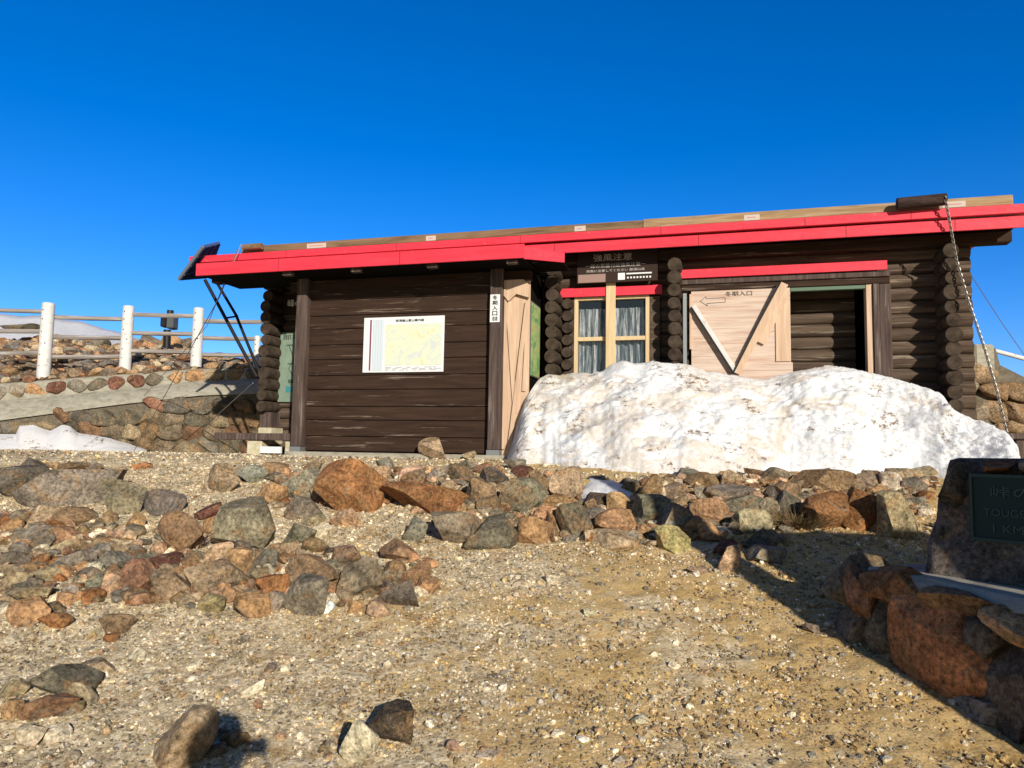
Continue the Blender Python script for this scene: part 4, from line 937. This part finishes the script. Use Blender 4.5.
dn = .20*fbm(rx*1.3, rz*1.5, 3, 41)+.07*rid+.10*fbm(rx*4, rz*5, 4, 61)+.10*np.abs(fbm(rx*11, rz*13, 3, 71))+.035*fbm(rx*30, rz*34, 2, 73)
P[..., 1] -= dn*env*1.15; P[..., 2] += dn*env*.6
P[..., 2] += (.025*fbm(rx*6, rz*3, 3, 81)+.012*fbm(rx*25, rz*9, 2, 82))*(tt > .9)
o = gridmesh('snow_bank', P, M_snow); tag(o, 'large dirty melting snow bank piled against the front of the hut', 'snow bank')
def patch(poly, name, label, hgt, seed, YB=None, m=M_snowc, lift=.0):
    xs_ = [p_[0] for p_ in poly]; ys_ = [p_[1] for p_ in poly]; nx, ny = 90, 40
    P = np.zeros((ny, nx, 3)); bad = np.zeros((ny, nx), bool)
    G = [ground(x_, y_) if YB is None else at(x_, y_, YB) for x_, y_ in poly]
    gx0, gx1 = min(p_[0] for p_ in G)-.1, max(p_[0] for p_ in G)+.1; gy0, gy1 = min(p_[1] for p_ in G)-.1, max(p_[1] for p_ in G)+.1
    gp = [(p_[0], p_[1]) for p_ in G]; cx = np.linspace(gx0, gx1, nx); cy = np.linspace(gy0, gy1, ny)
    def dist(x_, y_):
        d = 9
        for i in range(len(gp)):
            a_ = np.array(gp[i]); b_ = np.array(gp[(i+1) % len(gp)]); t = np.clip(((x_-a_[0])*(b_-a_)[0]+(y_-a_[1])*(b_-a_)[1])/max(1e-9, ((b_-a_)**2).sum()), 0, 1)
            q = a_+(b_-a_)*t; d = min(d, math.hypot(q[0]-x_, q[1]-y_))
        return d if inpoly(x_, y_, gp) else -d
    for i, y_ in enumerate(cy):
        for j, x_ in enumerate(cx):
            d = dist(x_, y_)+.05*float(fbm(x_*7, y_*7, 3, seed)); h = hgt*math.tanh(max(d, -.1)*9) if d > -.1 else -.1
            P[i, j] = (x_, y_, float(gz(x_, y_))+h-.02+.03*float(fbm(x_*9, y_*9, 3, seed+2))+lift)
    o = gridmesh(name, P, m); tag(o, label, 'snow patch'); return o
patch([(575, 497), (583, 478), (600, 484), (622, 487), (642, 494), (640, 503), (618, 508), (600, 504), (590, 508)], 'snow_patch', 'small snow patch lying between the rocks below the snow bank', .13, 5)
# left snow drift at foot of the retaining wall
ltop = [(-60, 430), (0, 434), (16, 434), (19, 426), (33, 425), (50, 431), (62, 425), (70, 426), (78, 433), (105, 437), (130, 444), (147, 450)]
pl = np.linspace(-60, 147, 110); P = np.zeros((30, 110, 3))
for j, px in enumerate(pl):
    t1 = lerp(px, ltop); T_ = at(px, t1, 15.6); Bq = at(px, 452.5, 14.9); Bq[2] = float(gz(Bq[0], Bq[1]))-.03
    for i in range(30):
        t = i/29; P[i, j] = Bq+(T_-Bq)*t; P[i, j, 2] = Bq[2]+(T_[2]-Bq[2])*(t*.5+.5*math.sin(t*1.57))
P[1:-1, :, 2] += .05*fbm(P[1:-1, :, 0]*2.5, P[1:-1, :, 1]*3, 4, 91); P[..., 2] += .015*fbm(P[..., 0]*12, P[..., 1]*12, 2, 92)
o = gridmesh('snow_drift', P, M_snowc); tag(o, 'clean white snow drift along the foot of the retaining wall at left', 'snow drift')

# ================================================================== plants
def tuft(px, py, n_, L, spread, m, name, label, cat, seed, up=.6, th=.004, YY=None):
    P0 = ground(px, py); R = random.Random(seed); b = MB()
    for _ in range(n_):
        a_ = R.uniform(0, 6.28); r_ = R.uniform(0, spread); p0 = Vector((P0[0]+math.cos(a_)*r_, P0[1]+math.sin(a_)*r_*.6, P0[2]-.01))
        d = Vector((math.cos(a_)*R.uniform(.2, 1), math.sin(a_)*.6-.2, up+R.uniform(-.2, .5))).normalized(); l_ = L*R.uniform(.5, 1)
        p1 = p0+d*l_*.5; p2 = p1+(d+Vector((R.uniform(-.5, .5), R.uniform(-.3, .3), -.3))).normalized()*l_*.5
        b.tube([tuple(p0), tuple(p1), tuple(p2)], [th, th*.8, th*.3], 3)
    o = b.build(name, m); tag(o, label, cat); return o
tuft(192, 548, 60, .24, .10, M_twig, 'twiggy_shrub', 'bare reddish twiggy shrub between rocks at left', 'shrub', 3)
tuft(799, 528, 420, .30, .20, M_grass, 'dry_grass_tuft', 'dark dry grass tuft against the pointed rust boulder in shade', 'grass tuft', 4, .5, .003)

# ================================================================== MONUMENT & LEDGE
def mrock(name, parent, org, px0, px1, py0, py1, Yc, dep, colr, cuts=8, block=.5, sub=4, seed=None, ang=-.95, lab_=None, rough=.07):
    c0 = at((px0+px1)/2, (py0+py1)/2, Yc); W = (px1-px0)/F*Yc; Hh = (py1-py0)/F*Yc
    ca, sa = math.cos(ang), math.sin(ang); r_ = (Yc and c0[0]/c0[1]); k1 = abs(ca-r_*sa); k2 = abs(sa+r_*ca); Wl = max(.12, (W-.6*dep*k2)/k1)
    V, Fc = rockV(sub, (Wl, dep, Hh), seed or int(px0+py0*3), cuts, rough, block)
    V = np.stack([V[:, 0]*ca-V[:, 1]*sa, V[:, 0]*sa+V[:, 1]*ca, V[:, 2]], -1)+c0-org
    o = npmesh(name, V, Fc, M_rock, parent, colvar(PAL[colr] if isinstance(colr, str) else colr, int(px0), len(V)), True); o.data.set_sharp_from_angle(angle=math.radians(22))
    if lab_: o['label'] = lab_
    return o
# ledge: runs from far left end (x~840) to near right
E0 = np.array([at(842, 560, 4.75)[0], 4.75]); E1 = np.array([at(1024, 600, 3.65)[0], 3.65]); dv = (E1-E0)/np.linalg.norm(E1-E0); dn_ = np.array([-dv[1], dv[0]])
if dn_[0] < 0: dn_ = -dn_
ZL = .90
ang = math.atan2(dv[1], dv[0])
led = empty('stone_ledge', (E0[0], E0[1], float(gz(*E0))), ang); tag(led, 'low stone-faced ledge with grey slab top in front of the monument', 'ledge'); lo_ = np.array(led.location)
Ltot = 3.0
# local frame: x along dv, y = left normal of dv; the mass lies on side of dn_
sgn = 1 if dn_ @ np.array([-math.sin(ang), math.cos(ang)]) > 0 else -1
zt = ZL-lo_[2]
def lbox(x0, x1, y0, y1, z0, z1): 
    ya, yb = sorted((y0*sgn, y1*sgn)); return MB().box(x0, x1, ya, yb, z0, z1)
lbox(.0, Ltot, .085, 1.1, -.8, zt-.03).build('core', M_mortar, led, bevel=.03)
P = np.zeros((24, 90, 3))
for i in range(24):
    for j in range(90):
        x_ = .15+2.85*j/89; y_ = (.03+.03*float(fbm(x_*6, 2.2, 4, 5))+.64*i/23); P[i, j] = (x_, y_*sgn, zt+.022+.016*float(fbm(x_*4, y_*5, 4, 7))-(.07 if i == 0 else 0)-.02*x_/3)
gridmesh('slab_top', P, M_conc, led)
def planehit(px, py, P0, d2):
    nrm = np.array([-d2[1], d2[0], 0.]); d = ray(px, py); t = ((np.array([*P0, 0])-CAM) @ nrm)/(d @ nrm); P = CAM+d*t
    return float((P[:2]-P0) @ d2), float(P[2])
def facestones(lst, P0, d2, parent, zorg, sg, nm='face_stone'):
    for px0, px1, py0, py1, dep, off, colr, bl, lb in lst:
        xa, _ = planehit(px0, (py0+py1)/2, P0, d2); xb, _ = planehit(px1, (py0+py1)/2, P0, d2)
        _, za = planehit((px0+px1)/2, py1, P0, d2); _, zb = planehit((px0+px1)/2, py0, P0, d2)
        V, Fc = rockV(5, ((xb-xa)*1.16, dep*1.1, (zb-za)*1.10), int(px0*3+py1) % 997, 8, .05, bl)
        V = V+np.array([(xa+xb)/2, sg*off, (za+zb)/2-zorg])
        o = npmesh(nm, V, Fc, M_rock, parent, colvar(PAL[colr] if isinstance(colr, str) else colr, int(px0), len(V)), True); o.data.set_sharp_from_angle(angle=math.radians(22))
        if lb: o['label'] = lb
facestones([(820, 864, 556, 618, .34, .10, 'dark grey', .8, 'dark end stone with pale top'), (846, 874, 570, 628, .26, .08, 'red-brown', .5, None), (866, 918, 568, 600, .30, .08, 'rust', .8, None), (866, 900, 592, 655, .26, .09, 'dark grey', .6, None),
    (892, 990, 594, 702, .26, .06, (.36, .16, .065), .45, 'large orange-brown pointed slab stone'), (932, 996, 593, 628, .30, .08, 'brown', .8, None), (958, 996, 618, 660, .24, .09, 'dark grey', .6, None), (986, 1046, 610, 644, .30, .07, 'orange', .7, None),
    (982, 1040, 636, 742, .26, .07, 'dark grey', .7, None), (1036, 1100, 620, 780, .26, .07, 'brown', .7, None), (824, 868, 612, 660, .26, .09, 'dark grey', .5, None), (862, 900, 640, 676, .2, .06, 'grey-brown', .5, None), (940, 1000, 694, 735, .2, .03, 'grey', .5, None), (896, 944, 676, 706, .18, .03, 'grey', .5, None)], E0, dv, led, lo_[2], sgn)
# monument
mp = at(948, 560, 4.5); mo = empty('stone_monument', (mp[0], mp[1], ZL)); tag(mo, 'dark shaded stone monument block with a green bronze plaque at the right edge', 'monument'); ml = np.array(mo.location)
mang = math.radians(-54)
def mr(px0, px1, py0, py1, Yc, dep, colr, **kw):
    return mrock('facing_stone', mo, ml, px0, px1, py0, py1, Yc, dep, colr, ang=mang, **kw)
# body: a battered block built in the rotated frame
fd = np.array([math.cos(mang), math.sin(mang)]); nb = np.array([-fd[1], fd[0]]); nb = nb if nb[1] > 0 or nb[0] > 0 else -nb
if nb[0] < 0: nb = -nb
BL = at(923, 572, 4.42); TL = at(944, 460, 4.52)
def mpt(s, d, z, TLz=TL[2]):
    t = (z-BL[2])/(TLz-BL[2]); base = BL[:2]*(1-t)+TL[:2]*t; return np.array([*(base+fd*s+nb*d), z])
nS, nZ = 60, 40; zs = np.linspace(ZL-.1, TL[2], nZ); G = []
prof = [(0, d) for d in np.linspace(.9, .05, 18)]+[(.02, .01)]+[(s, 0) for s in np.linspace(.06, 1.6, 50)]
for z_ in zs: G.append([mpt(s, d, z_)+np.array([*( -nb*.10*float(fbm(s*5+d*4, z_*5, 5, 19))-fd*.08*float(fbm(s*3+d*4, z_*4, 4, 29))), 0]) for s, d in prof])
G.append([mpt(s*.97+.04, d+.05, TL[2]+.015) for s, d in prof]); G.append([mpt(s*.5+.5, .45, TL[2]+.02) for s, d in prof])
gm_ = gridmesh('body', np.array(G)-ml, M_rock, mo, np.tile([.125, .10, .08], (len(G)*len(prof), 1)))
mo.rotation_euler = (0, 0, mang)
gm_.matrix_parent_inverse = Matrix.Rotation(mang, 4, 'Z').inverted()
sgm = 1 if nb @ np.array([-math.sin(mang), math.cos(mang)]) > 0 else -1
PM = (BL[:2]+TL[:2])/2
class _o: pass
lst = [(984, 1014, 459, 474, .2, .04, 'rust', .7, None), (966, 994, 541, 556, .16, .03, 'red-brown', .5, None), (958, 984, 554, 580, .16, .02, 'dark red', .5, None), (992, 1022, 547, 566, .16, .02, 'grey-brown', .5, None), (984, 1012, 566, 590, .16, .01, 'dark grey', .5, None), (1010, 1045, 560, 600, .16, .02, 'red-brown', .5, None), (1018, 1062, 458, 474, .2, .04, 'grey', .7, None), (928, 962, 516, 566, .2, .05, 'dark grey', .8, None), (940, 966, 462, 508, .2, .05, 'dark grey', .8, None)]
for q_ in lst:
    xa, _ = planehit(q_[0], (q_[2]+q_[3])/2, PM, fd); xb, _ = planehit(q_[1], (q_[2]+q_[3])/2, PM, fd); _, za = planehit((q_[0]+q_[1])/2, q_[3], PM, fd); _, zb = planehit((q_[0]+q_[1])/2, q_[2], PM, fd)
    V, Fc = rockV(4, ((xb-xa)*1.06, q_[4], (zb-za)*1.04), int(q_[0]*3+q_[3]) % 997, 8, .05, q_[7]); V = V+np.array([(xa+xb)/2, sgm*q_[5], (za+zb)/2])
    W_ = np.stack([PM[0]+V[:, 0]*fd[0]-V[:, 1]*math.sin(mang), PM[1]+V[:, 0]*fd[1]+V[:, 1]*math.cos(mang), V[:, 2]], -1)-ml
    c_, s_ = math.cos(-mang), math.sin(-mang); W_ = np.stack([W_[:, 0]*c_-W_[:, 1]*s_, W_[:, 0]*s_+W_[:, 1]*c_, W_[:, 2]], -1)
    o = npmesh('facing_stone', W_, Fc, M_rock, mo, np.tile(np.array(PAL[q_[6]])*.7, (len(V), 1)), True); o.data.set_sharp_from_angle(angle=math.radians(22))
# plaque
pl0 = at(967, 475, 4.26); pe = empty('t', (0, 0, 0)); bpy.data.objects.remove(pe)
# find s of plaque's left edge on the face
def sface(px, z_):
    best = None
    for s in np.linspace(0, 1.6, 400):
        q = mpt(s, 0, z_); e_ = abs(project(q)[0]-px)
        if best is None or e_ < best[0]: best = (e_, s, project(q)[1])
    return best[1], best[2]
def zface(px, py):
    best = None
    for z_ in np.linspace(ZL, TL[2], 120):
        s_, y_ = sface(px, z_)
        if best is None or abs(y_-py) < best[0]: best = (abs(y_-py), z_, s_)
    return best[1], best[2]
zt_, st_ = zface(968, 476); zb_, sb_ = zface(968, 536); z_m = (zt_+zb_)/2; sm = (st_+sb_)/2
pq = mpt(sm+.055, -.05, z_m); plq = link('plaque', bpy.data.meshes.new('plaque'), mo); 
PW, PH = .62, zt_-zb_
me = plq.data; bb = MB().box(0, PW, -.012, .02, -PH/2, PH/2); me.from_pydata(bb.v, [], bb.f); me.materials.append(M_plaque)
plq.location = Matrix.Rotation(-mang, 3, 'Z') @ Vector(pq-ml)
fr = MB().box(-.015, PW+.015, -.022, .015, PH/2, PH/2+.018).box(-.015, PW+.015, -.022, .015, -PH/2-.018, -PH/2).box(-.015, 0, -.022, .015, -PH/2, PH/2).box(PW, PW+.015, -.022, .015, -PH/2, PH/2).build('plaque_frame', M_plaquef, plq)
M_plt = mat('plaque lettering', (.05, .085, .075), .5, .4)
text('峠の茶屋', .1, (PW*.5, -.014, PH*.27), M_plt, plq, fitw=PW*.70, fith=PH*.19, ext=.004)
text('TOUGENOCHAYA', .06, (PW*.5, -.014, -PH*.07), M_plt, plq, fitw=PW*.82, fith=PH*.12, ext=.004)
text('1 KM', .06, (PW*.28, -.014, -PH*.33), M_plt, plq, fitw=PW*.24, fith=PH*.13, ext=.004)
MB().box(PW*.52, PW*.85, -.018, -.012, -PH*.35, -PH*.32).build('arrow_line', M_plt, plq)

# unseen post and boards, added right of the frame to shade ground and monument
ts = empty('unseen_shade_post', (3.375, 1.2, float(gz(3.4, 1.2)))); tag(ts, 'added unseen shade caster, tall wooden post with white and plank boards, right of ledge', 'shade_caster')
MB().box(-.15, .06, -.12, .12, -.2, 3.95).build('post', M_post, ts, bevel=.02)
MB().box(.2, 2.2, -.05, .0, 1.25, 3.0).build('board', M_plank, ts, bevel=.01)
MB().box(.06, .2, -.03, -.01, 2.7, 2.9).build('rail', M_plank, ts)
MB().box(2.0, 2.2, .002, .2, -.3, 3.1).build('post', M_post, ts, bevel=.02)
MB().box(-.13, .04, -.16, -.122, 3.0, 3.6).build('board', M_white, ts, bevel=.01)
MB().box(-.17, .08, -.14, .14, 3.952, 3.99).build('cap', M_post, ts, bevel=.01)

# ================================================================== photographer (stands behind the camera; only the shadow is in the photo)
def skin(name, verts, edges, rad, m, parent, root=0, sub=2):
    me = bpy.data.meshes.new(name); me.from_pydata(verts, edges, []); o = bpy.data.objects.new(name, me); COL.objects.link(o)
    md = o.modifiers.new('skin', 'SKIN'); s = o.modifiers.new('sub', 'SUBSURF'); s.levels = s.render_levels = sub
    if not me.skin_vertices: 
        pass
    sv = me.skin_vertices[0].data if me.skin_vertices else None
    for i, r_ in enumerate(rad): sv[i].radius = (r_ if isinstance(r_, tuple) else (r_, r_)); sv[i].use_root = (i == root)
    ev = bpy.data.meshes.new_from_object(o.evaluated_get(bpy.context.evaluated_depsgraph_get())); bpy.data.objects.remove(o)
    ev.materials.clear(); return link(name, ev, parent, m, True)
gy = float(gz(0, -.4))
try:
    vs = [(0, -.42, .95), (0, -.42, 1.12), (0, -.42, 1.36), (0, -.42, 1.47), (0, -.40, 1.53), (0, -.38, 1.63), (0, -.37, 1.74),
          (-.19, -.42, 1.40), (-.27, -.34, 1.18), (-.13, -.12, 1.44), (-.09, -.07, 1.52), (.19, -.42, 1.40), (.27, -.34, 1.18), (.13, -.12, 1.44), (.09, -.07, 1.52),
          (-.11, -.42, .88), (-.13, -.40, .5), (-.14, -.44, .08), (-.15, -.30, .03), (.11, -.42, .88), (.13, -.42, .5), (.14, -.48, .08), (.16, -.34, .03)]
    ed = [(0, 1), (1, 2), (2, 3), (3, 4), (4, 5), (5, 6), (2, 7), (7, 8), (8, 9), (9, 10), (2, 11), (11, 12), (12, 13), (13, 14), (0, 15), (15, 16), (16, 17), (17, 18), (0, 19), (19, 20), (20, 21), (21, 22)]
    vs = [(x, y, z+(gy if z < .9 else gy*0)) for x, y, z in vs]
    rd = [(.16, .12), (.15, .11), (.18, .12), .07, .055, (.085, .095), (.07, .085), .075, .055, .035, .04, .075, .055, .035, .04, .10, .065, .045, .04, .10, .065, .045, .04]
    pr_ = skin('person', vs, ed, rd, M_jacket, None)
    tag(pr_, 'person in dark jacket holding up a phone, taking the photo', 'person')
    hd = npmesh('head', ico(3)[0]*np.array([.078, .098, .12])+np.array([0, -.345, 1.73]), ico(3)[1], M_skin, pr_)
    npmesh('hair', ico(3)[0]*np.array([.088, .105, .115])+np.array([0, -.375, 1.765]), ico(3)[1], M_hair, pr_)
    npmesh('hood', ico(3)[0]*np.array([.125, .115, .15])+np.array([0, -.43, 1.71]), ico(3)[1], M_jacket, pr_)
    for s_ in (-1, 1):
        for q in range(5):
            z_ = 1.555+q*.018; skin('finger', [(s_*.085, -.06, z_-.02), (s_*.088, -.035, z_), (s_*.06, -.018, z_+.004)], [(0, 1), (1, 2)], [.009, .009, .007], M_skin, pr_, 0, 1)
    ph = MB().box(-.075, .075, -.034, -.026, 1.555, 1.63).build('phone', M_black, bevel=.003); tag(ph, 'black phone held sideways in two hands', 'phone')
except Exception as ex:
    print('person failed', ex)
